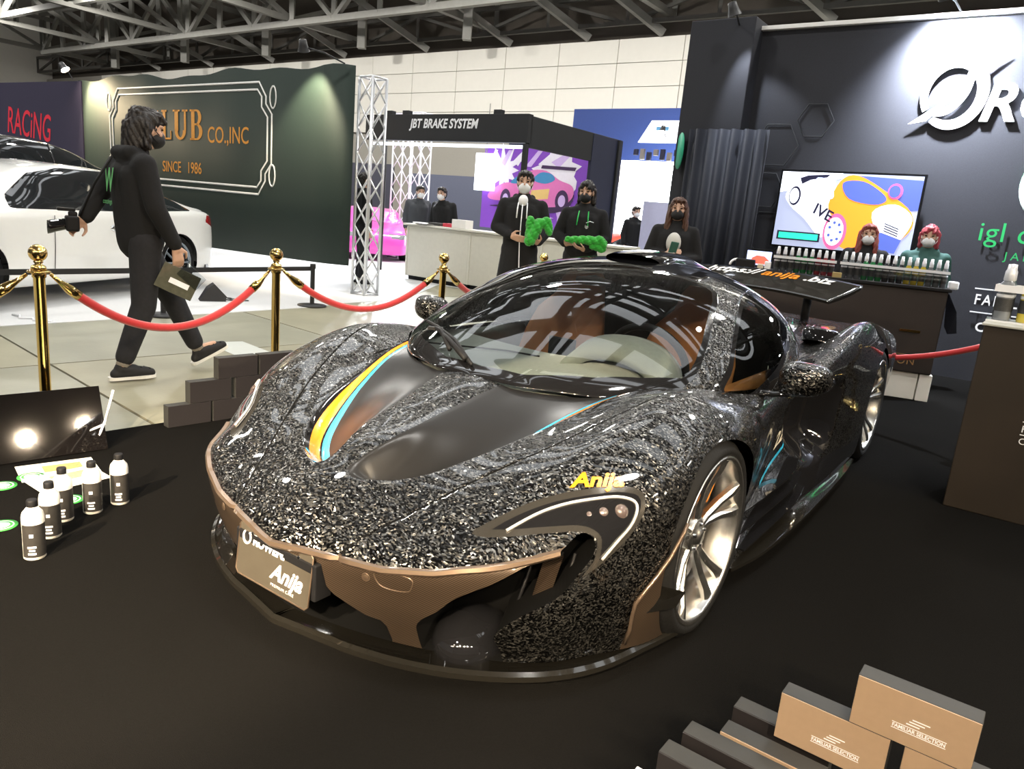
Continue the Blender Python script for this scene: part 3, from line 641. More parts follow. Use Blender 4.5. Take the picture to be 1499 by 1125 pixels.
# ---------------------------------------------- number plate, sensors, tow cover
PLm = basis((.968,0,.168), (0,1,0), (-.11,0,.994), (.994,0,.11))
b = bmesh.new(); pl = [(-.165+.012,0),(.165-.012,0),(.165,.012),(.165,.153),(.165-.012,.165),(-.165+.012,.165),(-.165,.153),(-.165,.012)]; prism(b, pl, .004, PLm); plate = bm_obj('number_plate', b, mat('plate_grey', (.105,.092,.072), .33, .5, .1), CAR)
tube_obj('plate_rim', [PLm @ Vector((x,y,.004)) for x,y in pl], .0025, M['bronze_strip'], plate, 6, True)
text_obj('plate_script', 'Anija', PLm @ Matrix.Translation((-.005,.040,.0055)), M['white'], plate, size=.068, shear=.4, bold=.0018, sx=.98)
text_obj('plate_small_print', 'PREMIUM CARE', PLm @ Matrix.Translation((.000,.017,.0055)), M['white'], plate, size=.0125, spacing=1.25)
text_obj('plate_wordmark', 'ROWEN.', PLm @ Matrix.Translation((-.098,.108,.0055)), M['white'], plate, size=.040, shear=.15, bold=.0022, sx=.92)
b = bmesh.new(); tube(b, [PLm @ Vector((-.125+.017*math.cos(a),.122+.02*math.sin(a),.006)) for a in np.linspace(2.3,7.2,14)], .0035, 6); bm_obj('plate_emblem', b, M['white'], plate)
for x in (-.105,.105):
    b = bmesh.new(); lathe(b, [(0,.003),(.004,.0028),(.006,.0015),(.0062,0)], 10, PLm @ Matrix.Translation((x,.137,.004))); bm_obj('plate_screw', b, M['chrome'], plate)
box('plate_bracket', (.930,0,.25), (.06,.36,.11), M['dark'], CAR, .004)
def on_body(px_y, z, off=.002):
    h = BODY_BVH.ray_cast(Vector((1.4,px_y,z)), Vector((-1,0,0))); return h[0]+h[1]*off, h[1]
for y in (.321,-.321):
    p, n = on_body(y, .309); x, yv, d = frame_of(n); b = bmesh.new(); lathe(b, [(0,.002),(.008,.0016),(.010,0),(.012,.002),(.013,0)], 16, basis(p,x,yv,d)); bm_obj('parking_sensor', b, M['bronze_strip'], CAR)
b = bmesh.new(); ring = []
for (y,z) in spline([(.350,.335),(.440,.335),(.447,.31),(.430,.292),(.375,.290),(.352,.305)], 4, True):
    p, n = on_body(y, z, .001); ring.append(p)
tube(b, ring, .0016, 5, closed=True); bm_obj('tow_cover_outline', b, M['bronze_strip'], CAR)
# ---------------------------------------------- headlamp inside: light guide and projectors
for s in (1,-1):
    def lp(u, z, off):
        # a point of the lamp view back onto the body
        best = None
        o_ = Vector((.8*0+1.0, 0, z))
        dirv = Vector((-.8,-.6*s,0)); org = Vector((-.6*u,.8*u*s,z))-dirv*1.6
        h = BODY_BVH.ray_cast(org, dirv)
        return (h[0]+h[1]*off, h[1]) if h[0] else (Vector((.5,.7*s,z)), Vector((.8,.6*s,0)))
    guide = [lp(u,z,.003)[0] for u,z in spline([(.075,.463),(.17,.507),(.26,.536),(.36,.553),(.415,.548),(.428,.528),(.412,.49),(.375,.45),(.335,.405)], 5)]
    tube_obj('light_guide', guide, .0045, mat('light_guide', (.8,.78,.74), .2, .6, .02) if s == 1 else D.materials['light_guide'], CAR, 6)
    for (u,z,r) in [(.385,.525,.024),(.335,.522,.019),(.295,.515,.015)]:
        p, n = lp(u,z,-.010); x, yv, d = frame_of(n); b = bmesh.new(); lathe(b, [(0,r*.75),(r*.5,r*.66),(r*.85,r*.35),(r,0),(r*1.15,.0),(r*1.15,-.01)], 18, basis(p,x,yv,d)); bm_obj('projector_lens', b, mat('projector_glass', (.10,.075,.07), .04, .3, .05, coat=1) if s == 1 and r == .024 else D.materials['projector_glass'], CAR)
for s in (1,-1):
    b = bmesh.new(); bmesh.ops.create_uvsphere(b, u_segments=24, v_segments=14, radius=1)
    for v in b.verts: v.co = Vector((.655+.13*v.co.x, (.50+.105*v.co.y)*s, .095+.085*v.co.z))
    bm_obj('brake_duct_cover', b, M['piano'], CAR, True)
    b = bmesh.new(); vs = [b.verts.new(q) for q in ((.60,.655*s,.265),(.575,.70*s,.285),(.555,.715*s,.39),(.59,.675*s,.38))]; f = b.faces.new(vs); bmesh.ops.solidify(b, geom=[f], thickness=.006); bm_obj('intake_vane', b, M['bronze'], CAR)
    for k in range(5):
        y = .60+.03*k; tube_obj('intake_slat', [(.62-.03*k,y*s,.15),(.56-.02*k,(y+.03)*s,.38)], .005, M['dark'], CAR, 5)
# ---------------------------------------------- wheels
def wheel(x, s, zc, R, rim, width, yface):
    W_ = empty('wheel', (x, 0, zc)); W_.parent = CAR; W_.rotation_euler = (0,0,0)
    # local frame: axis along y*s, outer face at yface
    Mx = basis((0,yface*s,0), (1,0,0) , (0,0,1), (0,s,0)) if s > 0 else basis((0,yface*s,0), (1,0,0), (0,0,1), (0,s,0))
    b = bmesh.new(); w = width
    lathe(b, [(rim,-.006),(rim+.012,.004),(rim+.03,.004),(R-.022,-.004),(R-.006,-.016),(R,-.035),(R,-w+.03),(R-.02,-w),(rim,-w)], 56, Mx); bmesh.ops.recalc_face_normals(b, faces=b.faces); bm_obj('tyre', b, M['rubber'], W_)
    b = bmesh.new(); lathe(b, [(rim+.003,-.008),(rim+.004,.003),(rim-.006,.004),(rim-.012,-.006),(rim-.018,-.03),(rim-.024,-.06),(rim-.03,-w+.02),(rim,-w)], 56, Mx); bmesh.ops.recalc_face_normals(b, faces=b.faces); rimo = bm_obj('rim', b, M['alloy'], W_)
    for k in range(10):
        a0 = 2*math.pi*(k//2)/5+(.20 if k%2 else -.20)+.35; tw = .05 if k%2 else -.05
        b = bmesh.new(); secs = []
        for rr, hw, zz, th in ((.052,.017,-.052,.020),(.10,.015,-.050,.022),(.17,.0155,-.036,.022),(.225,.019,-.016,.02),(rim-.012,.027,-.008,.016)):
            a = a0+tw*(1-rr/rim)*-2.2; c, sn = math.cos(a), math.sin(a)
            secs.append([b.verts.new(Mx @ Vector((rr*c-q*sn, rr*sn+q*c, z))) for q, z in ((-hw,zz-.004),(-hw*.45,zz+.004),(hw*.45,zz+.004),(hw,zz-.004),(hw,zz-th),(-hw,zz-th))])
        for A, B in zip(secs, secs[1:]):
            for q in range(6): b.faces.new((A[q],A[(q+1)%6],B[(q+1)%6],B[q]))
        b.faces.new(secs[0]); b.faces.new(secs[-1][::-1]); bmesh.ops.recalc_face_normals(b, faces=b.faces); bm_obj('spoke', b, M['alloy'], W_)
    b = bmesh.new(); lathe(b, [(0,-.030),(.022,-.030),(.026,-.036),(.05,-.045),(.062,-.05),(.064,-.09)], 30, Mx); bmesh.ops.recalc_face_normals(b, faces=b.faces); bm_obj('hub', b, M['alloy'], W_)
    for k in range(5):
        a = 2*math.pi*k/5+.35; b = bmesh.new(); lathe(b, [(0,-.034),(.006,-.034),(.007,-.05)], 8, Mx @ Matrix.Translation((.042*math.cos(a),.042*math.sin(a),0))); bm_obj('wheel_bolt', b, M['chrome'], W_)
    b = bmesh.new(); lathe(b, [(.08,-.085),(.20,-.085),(.20,-.115),(.08,-.115)], 48, Mx); bmesh.ops.recalc_face_normals(b, faces=b.faces); bm_obj('brake_disc', b, mat('brake_disc', (.10,.085,.075), .45, .6) if 'brake_disc' not in D.materials else D.materials['brake_disc'], W_)
    b = bmesh.new(); arc = [(.125,0),(.215,0),(.215,1),(.125,1)]
    for i in range(9):
        a = math.radians(45+i*11)
        ring = [b.verts.new(Mx @ Vector((rr*math.cos(a), rr*math.sin(a), zz))) for rr, zz in ((.120,-.058),(.215,-.058),(.225,-.075),(.225,-.13),(.115,-.13))]
        if i:
            for q in range(5): b.faces.new((prev[q],prev[(q+1)%5],ring[(q+1)%5],ring[q]))
        else: b.faces.new(ring)
        prev = ring
    b.faces.new(prev[::-1]); bmesh.ops.recalc_face_normals(b, faces=b.faces); bm_obj('brake_caliper', b, M['orange'], W_)
    b = bmesh.new(); Ma = Mx @ Matrix.Rotation(-.2,4,'Z'); lathe(b, [(.365,.0-.05),(.372,-.42)], 30, Ma, 0, math.pi+.4); lathe(b, [(.372,-.42),(.0,-.43)], 30, Ma, 0, math.pi+.4); bm_obj('arch_liner', b, M['gap'], CAR).location = (x,0,zc)
for s in (1,-1):
    wheel(0, s, .328, .328, .272, .25, .928); wheel(-2.67, s, .343, .343, .275, .31, .925)
# ---------------------------------------------- mirrors
for s in (1,-1):
    mr = empty('wing_mirror', (0,0,0)); mr.parent = CAR
    b = bmesh.new(); bmesh.ops.create_uvsphere(b, u_segments=28, v_segments=16, radius=1)
    for v in b.verts:
        x, y, z = (math.copysign(abs(q)**.72, q) for q in v.co); x = x if x > 0 else x*.35
        v.co = Vector((-.72+.080*x-.03*y*y, (.955+.098*y)*s, .765+.066*z*(1-.12*y)+.008*y))
    bmesh.ops.recalc_face_normals(b, faces=b.faces); bm_obj('mirror_housing', b, M['flake'], mr, True)
    b = bmesh.new(); bmesh.ops.create_uvsphere(b, u_segments=20, v_segments=10, radius=1)
    for v in b.verts: v.co = Vector((-.755+.006*v.co.x, (.965+.095*v.co.y)*s, .765+.055*v.co.z))
    bm_obj('mirror_glass', b, M['chrome'], mr, True)
    b = bmesh.new(); tube(b, [(-.66,.80*s,.685),(-.68,.86*s,.690),(-.71,.92*s,.705),(-.72,.95*s,.73)], [.03,.022,.02,.028], 10)
    for v in b.verts: v.co.z = .7+(v.co.z-.7)*.55
    bm_obj('mirror_stalk', b, M['piano'], mr)
# ---------------------------------------------- roof scoop, haunch funnel, wing
b = bmesh.new(); secs = []
for x, w, h in ((-1.02,.145,.030),(-1.10,.150,.036),(-1.25,.150,.042),(-1.5,.13,.05),(-1.9,.09,.05),(-2.3,.05,.03)):
    zt = float(pchip(np.array([x]),CX,CT)[0]); ring = []
    for a in np.linspace(0, math.pi, 15): ring.append(b.verts.new((x-.05*(1-math.sin(a)) if x > -1.05 else x, w*math.cos(a), zt-.012+(h+.010)*math.sin(a)**.7)))
    secs.append(ring)
for A, B in zip(secs, secs[1:]):
    for k in range(14): b.faces.new((A[k],A[k+1],B[k+1],B[k])).smooth = True
bm_obj('roof_scoop', b, M['piano'], CAR)
b = bmesh.new(); ring = [v for v in [(-1.06-.05*(1-math.sin(a)), .138*math.cos(a), float(pchip(np.array([-1.06]),CX,CT)[0])-.008+.034*math.sin(a)**.7) for a in np.linspace(0,math.pi,15)]]; b.faces.new([b.verts.new(v) for v in ring]); bm_obj('roof_scoop_mouth', b, M['gap'], CAR)
for s in (1,-1):
    p = Vector((-2.06,.70*s,.80)); b = bmesh.new(); lathe(b, [(.0,-.06),(.055,-.05),(.07,.0),(.088,.012),(.10,.0),(.10,-.06)], 26, basis(p,(.97,0,.24),(0,1.1,0),(-.2,-.12*s,.97))); bmesh.ops.recalc_face_normals(b, faces=b.faces); bm_obj('haunch_funnel', b, M['piano'], CAR)
    b = bmesh.new(); lathe(b, [(0,-.012),(.074,-.010)], 26, basis(p,(.97,0,.24),(0,1.1,0),(-.2,-.12*s,.97))); bm_obj('funnel_mouth', b, M['gap'], CAR)
WG = empty('rear_wing', (0,0,0)); WG.parent = CAR
NX, NY = 14, 40; V = []
def wing_pt(u, v, t):
    # u 0 front .. 1 rear, v -1..1 across, t top/bottom
    hw = .545+.115*min(1,u*1.15); y = v*hw; x = -2.78-.34*u+.03*abs(v)**2; z = .912+.110*u+.035*(1-v*v)-.012*math.sin(u*math.pi)
    return (x, y, z+(.013*math.sin(math.pi*min(1,u*.9+.06))**.6 if t else -.009))
b = bmesh.new(); T = [[b.verts.new(wing_pt(i/NX, -1+2*j/NY, 1)) for j in range(NY+1)] for i in range(NX+1)]; Bt = [[b.verts.new(wing_pt(i/NX, -1+2*j/NY, 0)) for j in range(NY+1)] for i in range(NX+1)]
for i in range(NX):
    for j in range(NY): b.faces.new((T[i][j],T[i+1][j],T[i+1][j+1],T[i][j+1])).smooth = True; b.faces.new((Bt[i][j],Bt[i][j+1],Bt[i+1][j+1],Bt[i+1][j])).smooth = True
for j in range(NY): b.faces.new((T[0][j],T[0][j+1],Bt[0][j+1],Bt[0][j])); b.faces.new((T[NX][j],Bt[NX][j],Bt[NX][j+1],T[NX][j+1]))
for i in range(NX): b.faces.new((T[i][0],Bt[i][0],Bt[i+1][0],T[i+1][0])); b.faces.new((T[i][NY],T[i+1][NY],Bt[i+1][NY],Bt[i][NY]))
bmesh.ops.recalc_face_normals(b, faces=b.faces); wing_bvh = BVHTree.FromBMesh(b); bm_obj('wing_blade', b, M['carbon'], WG)
for s in (1,-1):
    tube_obj('wing_strut', [(-2.98,.36*s,.76),(-2.98,.36*s,.97)], .028, M['dark'], WG, 10)
def decal(name, txt, Mx, mt, parent, bvh, reach=.3, off=.0025, **kw):
    """lettering laid on to a curved surface along the -z of Mx"""
    me = text_mesh(txt, **kw); bq = bmesh.new(); bq.from_mesh(me); bmesh.ops.triangulate(bq, faces=bq.faces)
    for _ in range(2): bmesh.ops.subdivide_edges(bq, edges=[e for e in bq.edges if e.calc_length() > .012], cuts=1); bmesh.ops.triangulate(bq, faces=bq.faces)
    d = (Mx.to_3x3() @ Vector((0,0,-1))).normalized()
    for v in bq.verts:
        w = Mx @ v.co; h = bvh.ray_cast(w-d*reach, d, reach*3); v.co = (h[0]-d*off) if h[0] is not None else w
    D.meshes.remove(me); return bm_obj(name, bq, mt, parent)
MW = basis((-2.985,-.385,1.1), (0,1,0), (-.96,0,.27), (.27,0,.96))
decal('wing_lettering', 'https://', MW, M['white'], WG, wing_bvh, size=.135, shear=.35, bold=.003, sx=.98)
decal('wing_lettering', 'anija', basis((-2.985,.010,1.1),(0,1,0),(-.96,0,.27),(.27,0,.96)), M['orange'], WG, wing_bvh, size=.145, shear=.35, bold=.003, sx=.95)
decal('wing_lettering', '.biz', basis((-2.985,.295,1.1),(0,1,0),(-.96,0,.27),(.27,0,.96)), M['white'], WG, wing_bvh, size=.135, shear=.35, bold=.003, sx=.98)
# decals on fender and door
decal('fender_lettering', 'Anija', basis((.592,.757,.655), Vector((-.64,.76,.06)).normalized(), Vector((-.45,-.40,.80)).normalized(), Vector((.62,.50,.60)).normalized()), M['orange'], CAR, BODY_BVH, size=.062, shear=.3, bold=.0022, sx=1.15)
decal('door_number', '223', basis((-.98,1.0,.39), Vector((-1,.0,.25)).normalized(), Vector((.25,0,1)).normalized(), (0,1,0)), mat('decal_cream', (.62,.58,.48), .5), CAR, BODY_BVH, size=.10, shear=.4, bold=.002, sx=1.1)
b = bmesh.new(); rows = []
for x, z in spline([(-.80,.285),(-.95,.325),(-1.10,.365),(-1.25,.43),(-1.36,.50)], 8):
    row = []
    for dz in (-.010,.010):
        h = BODY_BVH.ray_cast(Vector((x,1.3,z+dz)), Vector((0,-1,0))); row.append(b.verts.new(h[0]+Vector((0,.003,0)) if h[0] is not None else Vector((x,.84,z+dz))))
    if rows: b.faces.new((rows[-1][0],rows[-1][1],row[1],row[0]))
    rows.append(row)
bm_obj('door_stripe', b, M['sky_blue'], CAR)
decal('door_mark', '/2', basis((-1.36,1.0,.50), Vector((-1,.0,.3)).normalized(), Vector((.3,0,1)).normalized(), (0,1,0)), M['white'], CAR, BODY_BVH, size=.11, shear=.4, bold=.003, sx=1.2)
# ---------------------------------------------- wiper
def on_can(x, y, off=.008):
    h = CAN_BVH.ray_cast(Vector((x,y,2)), Vector((0,0,-1))); return h[0]+h[1]*off if h[0] is not None else Vector((x,y,.72))
WP = empty('wiper', (0,0,0)); WP.parent = CAR
tube_obj('wiper_arm', [on_can(.07,-.06,.02),on_can(-.02,-.22,.026),on_can(-.10,-.36,.022)], [.012,.010,.007], M['dark'], WP, 6)
tube_obj('wiper_arm', [on_can(.03,-.17,.02),on_can(-.07,-.30,.026),on_can(-.10,-.36,.022)], [.010,.008,.007], M['dark'], WP, 6)
tube_obj('wiper_blade', [on_can(.085,-.02,.012),on_can(-.03,-.20,.012),on_can(-.12,-.37,.012),on_can(-.20,-.50,.012)], .008, M['dark'], WP, 6)
box('wiper_bridge', on_can(-.10,-.36,.02), (.03,.06,.012), M['dark'], WP, 0, .6)
# ---------------------------------------------- cabin
M['dash'] = mat('dash_grey_suede', (.21,.23,.21), .85, 0, .15, 60, sheen=.3)
M['seat'] = mat('orange_leather', (.55,.20,.06), .55, 0, .12, 30)
def slab(name, secs, mt, parent=CAR, smooth=True):
    b = bmesh.new(); R = [[b.verts.new(p) for p in s] for s in secs]; m = len(R[0])
    for A, B in zip(R, R[1:]):
        for k in range(m): b.faces.new((A[k],A[(k+1)%m],B[(k+1)%m],B[k])).smooth = smooth
    b.faces.new(R[0][::-1]); b.faces.new(R[-1]); bmesh.ops.recalc_face_normals(b, faces=b.faces); return bm_obj(name, b, mt, parent)
secs = []
for y in np.linspace(-.62,.62,21):
    xf = float(np.interp(abs(y), [0,.2,.3,.42,.54,.62], [.05,.03,-.01,-.08,-.18,-.28])); xb = -.50+.05*math.cos(y*4); z0 = .675; zb = .725+.02*math.exp(-((y-.30)/.17)**2)
    secs.append([(xf,y,z0-.05),(xf,y,z0),(xf*.5+xb*.5,y,.705),(xb+.04,y,zb),(xb,y,zb-.02),(xb-.01,y,.60),(xb+.1,y,.5)])
slab('dashboard', secs, M['dash'])
tube_obj('dash_seam', [(-.18,-.50,.708),(-.30,-.15,.722),(-.33,.0,.722)], .004, M['dark'], CAR, 5)
box('centre_screen', (-.50,0,.70), (.02,.13,.17), M['dark'], CAR, .006)
# instrument hood and steering wheel (left-hand drive)
secs = []
for a in np.linspace(-.15, math.pi+.15, 25):
    c, s_ = math.cos(a), math.sin(a)
    secs.append([(-.30,.33+.215*c,.70+.10*max(s_,-.1)),(-.44,.33+.235*c,.71+.145*max(s_,-.1)),(-.52,.33+.22*c,.71+.135*max(s_,-.1)),(-.50,.33+.155*c,.70+.080*max(s_,-.1)),(-.34,.33+.16*c,.69+.07*max(s_,-.1))])
slab('instrument_hood', secs, M['dash'])
SW_ = empty('steering_wheel', (0,0,0)); SW_.parent = CAR; Ms = basis((-.66,.33,.72), (0,1,0), (.30,0,.95), (-.95,0,.30))
tube_obj('wheel_rim', [Ms @ Vector((.175*math.cos(a), .165*math.sin(a) if math.sin(a) > -.75 else -.125, 0)) for a in np.linspace(0, 2*math.pi, 40, endpoint=False)], .016, M['dark'], SW_, 10, True)
for q in ((-.17,0),(.17,0),(0,-.12)): tube_obj('wheel_spoke', [Ms @ Vector((0,0,.01)), Ms @ Vector((q[0],q[1],0))], .014, M['dark'], SW_, 8)
for s in (1,-1):
    st = empty('seat', (0,0,0)); st.parent = CAR; y0 = .34*s
    secs = []
    for z, w, xx, t in ((.30,.20,-.95,.10),(.40,.235,-1.0,.12),(.55,.245,-1.05,.12),(.70,.235,-1.11,.11),(.82,.20,-1.16,.10),(.90,.145,-1.19,.09),(.98,.13,-1.215,.08),(1.02,.10,-1.23,.06)):
        ring = []
        for a in np.linspace(0, 2*math.pi, 20, endpoint=False):
            c, sn = math.cos(a), math.sin(a); wing = .05*abs(c)**3 if .35 < z < .85 else 0
            ring.append((xx+t*.5*(sn if sn > 0 else sn)+wing, y0+w*math.copysign(abs(c)**.7, c), z))
        secs.append(ring)
    slab('seat_back', secs, M['seat'], st)
    secs = []
    for x, z, h in ((-1.0,.30,.12),(-.85,.30,.13),(-.65,.33,.13),(-.50,.35,.09)):
        secs.append([(x, y0+.23*math.copysign(abs(math.cos(a))**.6, math.cos(a)), z+h*.5*math.sin(a)+.03*abs(math.cos(a))) for a in np.linspace(0, 2*math.pi, 16, endpoint=False)])
    slab('seat_cushion', secs, M['seat'], st)
    slab('door_card', [[(x,.70*s,.35),(x,.72*s,.66),(x,.69*s,.70),(x,.66*s,.66),(x,.64*s,.35)] for x in (-.35,-.6,-.9,-1.2)], M['seat'] if s > 0 else M['dash'])
box('centre_tunnel', (-.95,0,.36), (.95,.20,.34), M['dark'], CAR, .03)
box('cabin_floor', (-.8,0,.16), (1.5,1.3,.05), M['dark'], CAR)
slab('rear_bulkhead', [[(-1.32,y,.15),(-1.30,y,.7),(-1.36,y,1.0-abs(y)*.35),(-1.40,y,.98-abs(y)*.35),(-1.42,y,.15)] for y in np.linspace(-.62,.62,11)], M['dark'])
tube_obj('rear_view_mirror', [(-.72,-.09,1.02),(-.72,0,1.025),(-.72,.09,1.02)], [.014,.024,.014], M['dark'], CAR, 8)
rr = np.concatenate([G[-1], (G[-1]*np.array([1,-1,1]))[::-1][:-1]]) if False else None
Gl = body_grid()[-1]; b = bmesh.new(); b.faces.new([b.verts.new((q[0]-.001,q[1],q[2])) for q in Gl]+[b.verts.new((q[0]-.001,-q[1],q[2])) for q in Gl[::-1][:-1]]); bm_obj('rear_panel', b, M['dark'], CAR)
for s in (1,-1): tube_obj('tail_lamp', [(-3.56,.30*s,.60),(-3.565,.55*s,.605),(-3.55,.74*s,.60)], .012, mat('tail_lamp_glow', (.5,.01,.01), .2) if s == 1 else D.materials['tail_lamp_glow'], CAR, 6)
box('underbody', (-1.35,0,.075), (3.6,1.25,.03), M['gap'], CAR)
# ------------------------------------------------------------------ booth lighting: arm spotlights, with an added floor fill
def arm_spot(root, head, target, power, color, label, spot=70, size=.05, emit=60, parent_mat=None, blend=.6):
    t = empty('arm_spotlight', root, 0, label, 'spotlight'); R = Vector(root); Hd = Vector(head); d = (Vector(target)-Hd).normalized()
    mid = R+(Hd-R)*.5+Vector((0,0,.03)); o = tube_obj('arm', [R-R, mid-R, Hd-R], .011, M['steel_black'], t, 6)
    x, y, z = frame_of(d); bm = bmesh.new(); lathe(bm, [(.02,-.09),(.045,-.085),(.055,-.02),(.075,.05),(.078,.055)], 16, basis(Hd-R,x,y,z)); bm_obj('lamp_head', bm, M['steel_black'], t)
    bm = bmesh.new(); lathe(bm, [(0,.045),(.072,.05)], 16, basis(Hd-R,x,y,z)); bm_obj('lamp_glass', bm, mat('spot_glass', (1,1,1), .3, emit=color, estr=emit), t)
    lamp('SPOT', 'arm_spot_light', Hd+d*.08, target, power, size, color, spot, blend)
    return t
COOL = (.86,.91,1); WARM = (1,.80,.55)
# -------------------------------------------------- our booth: tall black wall with column
wr = box('wall_right', wp(1.6,9.08,1.79), (9.9,.14,3.58), M['black_wall'], None, 0, RZ_W); tag(wr, kind='structure')
tr = box('trim_1', wp(1.6,9.0,3.60), (9.9,.10,.045), M['white'], None, .004, RZ_W); tag(tr, kind='structure')
cl = box('wall_column', wp(-3.70,8.95,1.84), (.78,.40,3.68), M['black_wall'], None, .01, RZ_W); tag(cl, kind='structure')
# ribbed dark curtain on the left of the column
ct = []
for k in range(61):
    u = k/60; off = .045*math.sin(u*math.pi*13)+.015*math.sin(u*31); ct.append(wp(-3.75+.95*u-.12, 8.62+off, 0))
V = []; F = []
for p in ct: V += [(p.x,p.y,.02),(p.x,p.y,2.45)]
for k in range(60): F.append((2*k,2*k+2,2*k+3,2*k+1))
o = mesh_obj('curtain', V, F, mat('dark_navy_cloth', (.018,.021,.032), .7, 0, .2, 60), None, True); tag(o, 'dark pleated curtain beside the tall black column', 'curtain'); o.modifiers.new('t','SOLIDIFY').thickness = .006
def wall_text(name, txt, s, z, off, mt, label, cat='lettering', **kw):
    Mx = basis(wp(s,off,z), E1, UPV, -WN); o = text_obj(name, txt, Mx, mt, None, **kw); tag(o, label, cat); return o
M['sign_white'] = mat('white_vinyl', (.86,.87,.9), .5); M['green'] = mat('green_vinyl', (.02,.40,.11), .5, 0, .05)
wall_text('wall_sign', 'ROWEN', -.99, 2.60, 8.985, M['sign_white'], 'bold white lettering on the black booth wall beside the round emblem', size=.50, shear=.2, bold=.012, extrude=.012, sx=1.02)
# round emblem: open ring with a slash and a swoosh inside
em = empty('wall_emblem', wp(-1.24,8.98,2.86), RZ_W, 'white round slashed emblem on the black booth wall under the spotlight', 'emblem')
b = bmesh.new(); ring = []
for k in range(41):
    a = -2.2+k/40*5.9; w = .055*(.55+.45*math.sin(k/40*math.pi)); ring.append((a, w))
va = [[b.verts.new((r*math.cos(a), y, 1.18*r*math.sin(a))) for r, y in ((.26-w,0),(.26+w,0),(.26+w,-.012),(.26-w,-.012))] for a, w in ring]
for A_, B_ in zip(va, va[1:]):
    for q in range(4): b.faces.new((A_[q],A_[(q+1)%4],B_[(q+1)%4],B_[q]))
bmesh.ops.recalc_face_normals(b, faces=b.faces); bm_obj('emblem_ring', b, M['sign_white'], em)
Mz = basis((0,-.012,0),(1,0,0),(0,0,1),(0,-1,0))
b = bmesh.new(); prism(b, [(-.36,-.30),(-.20,-.27),(.12,.06),(.30,.30),(.40,.36),(.16,.16),(-.10,-.10)], .006, Mz); bmesh.ops.recalc_face_normals(b, faces=b.faces); bm_obj('emblem_slash', b, M['sign_white'], em)
b = bmesh.new(); prism(b, [tuple(p) for p in spline([(-.22,-.20),(-.02,-.12),(.08,.02),(.10,.20),(.16,.24),(.15,.02),(.06,-.14),(-.06,-.22)], 4, True)], .006, Mz @ Matrix.Translation((0,0,.001))); bmesh.ops.recalc_face_normals(b, faces=b.faces); bm_obj('emblem_swoosh', b, M['sign_white'], em)
wall_text('wall_sign', 'igl coatings', -.76, 1.44, 8.985, M['green'], 'green rounded lettering on the black wall below the green ring', size=.27, spacing=1.05)
wall_text('wall_sign', 'JAPAN', -.49, 1.27, 8.985, M['green'], 'small green spaced lettering under the larger green words', size=.11, spacing=1.5)
em = empty('wall_emblem', wp(-.10,8.985,2.0), RZ_W, 'green-white open ring emblem at the right edge of the black wall', 'emblem')
b = bmesh.new(); lathe(b, [(.33,0),(.40,0),(.40,.012),(.33,.012),(.33,0)], 40, basis((0,0,0),(1,0,0),(0,0,1),(0,-1,0))); bmesh.ops.recalc_face_normals(b, faces=b.faces)
gm = D.materials.new('green_fade_vinyl'); gm.use_nodes = True; nt = gm.node_tree; tc = nt.nodes.new('ShaderNodeTexCoord'); sp = nt.nodes.new('ShaderNodeSeparateXYZ'); rp = nt.nodes.new('ShaderNodeValToRGB'); mr_ = nt.nodes.new('ShaderNodeMapRange')
nt.links.new(tc.outputs['Object'], sp.inputs[0]); nt.links.new(sp.outputs['Z'], mr_.inputs[0]); mr_.inputs[1].default_value = -.4; mr_.inputs[2].default_value = .4; nt.links.new(mr_.outputs[0], rp.inputs[0])
rp.color_ramp.elements[0].color = (.75,.85,.82,1); rp.color_ramp.elements[1].color = (.02,.42,.10,1); rp.color_ramp.elements[0].position = .2; rp.color_ramp.elements[1].position = .7; nt.links.new(rp.outputs[0], nt.nodes['Principled BSDF'].inputs['Base Color'])
bm_obj('emblem_ring', b, gm, em)
wall_text('wall_sign', 'FAMILIAR', -.66, .80, 8.985, M['sign_white'], 'white condensed lettering between two rules low on the black wall', size=.15, spacing=1.25, sx=.8, bold=.002)
wall_text('wall_sign', 'CARE', -.60, .53, 8.985, M['sign_white'], 'white wide lettering lowest on the black wall behind the tray bottles', size=.13, spacing=1.2, bold=.003)
for z in (.96,.72):
    o = box('wall_rule', wp(-.05,8.99,z), (1.25,.006,.012), M['sign_white'], None, 0, RZ_W); tag(o, 'thin white rule %s the white condensed lettering on the black wall' % ('above' if z > .8 else 'below'), 'rule')
# faint honeycomb outlines pressed on the wall
hx = mat('honeycomb_print', (.035,.037,.042), .6)
for s, z, r, hl_ in ((-2.95,2.33,.26,'largest hexagon outline on the black wall left of the television'),(-3.0,1.82,.22,'faint hexagon outline on the black wall beside the curtain'),(-2.55,2.6,.2,'faint hexagon outline highest on the black wall'),(-2.9,1.35,.25,'faint hexagon outline lowest on the black wall')):
    o = tube_obj('honeycomb_cell', [Vector((r*math.cos(a),0,r*math.sin(a))) for a in [k*math.pi/3 for k in range(6)]], .007, hx, None, 4, True); o.location = wp(s,8.99,z); o.rotation_euler = (0,0,RZ_W)
    tag(o, hl_, 'wall print', 'honeycomb outlines')
arm_spot(wp(-1.30,9.02,3.6), wp(-1.42,8.55,3.70), wp(-1.22,9.0,3.05), 1100, COOL, 'glaring arm spotlight on the black wall above the round emblem', 130, .05, 160, None, 1.0)
arm_spot(wp(1.8,9.02,3.6), wp(1.7,8.55,3.68), wp(1.7,9.0,2.8), 300, COOL, 'arm spotlight further right on the black wall', 95)
arm_spot(wp(-3.5,8.74,3.60), wp(-3.45,8.40,3.66), wp(-3.0,9,2.0), 60, COOL, 'small arm spotlight at the top of the black column', 60, .04, 3)
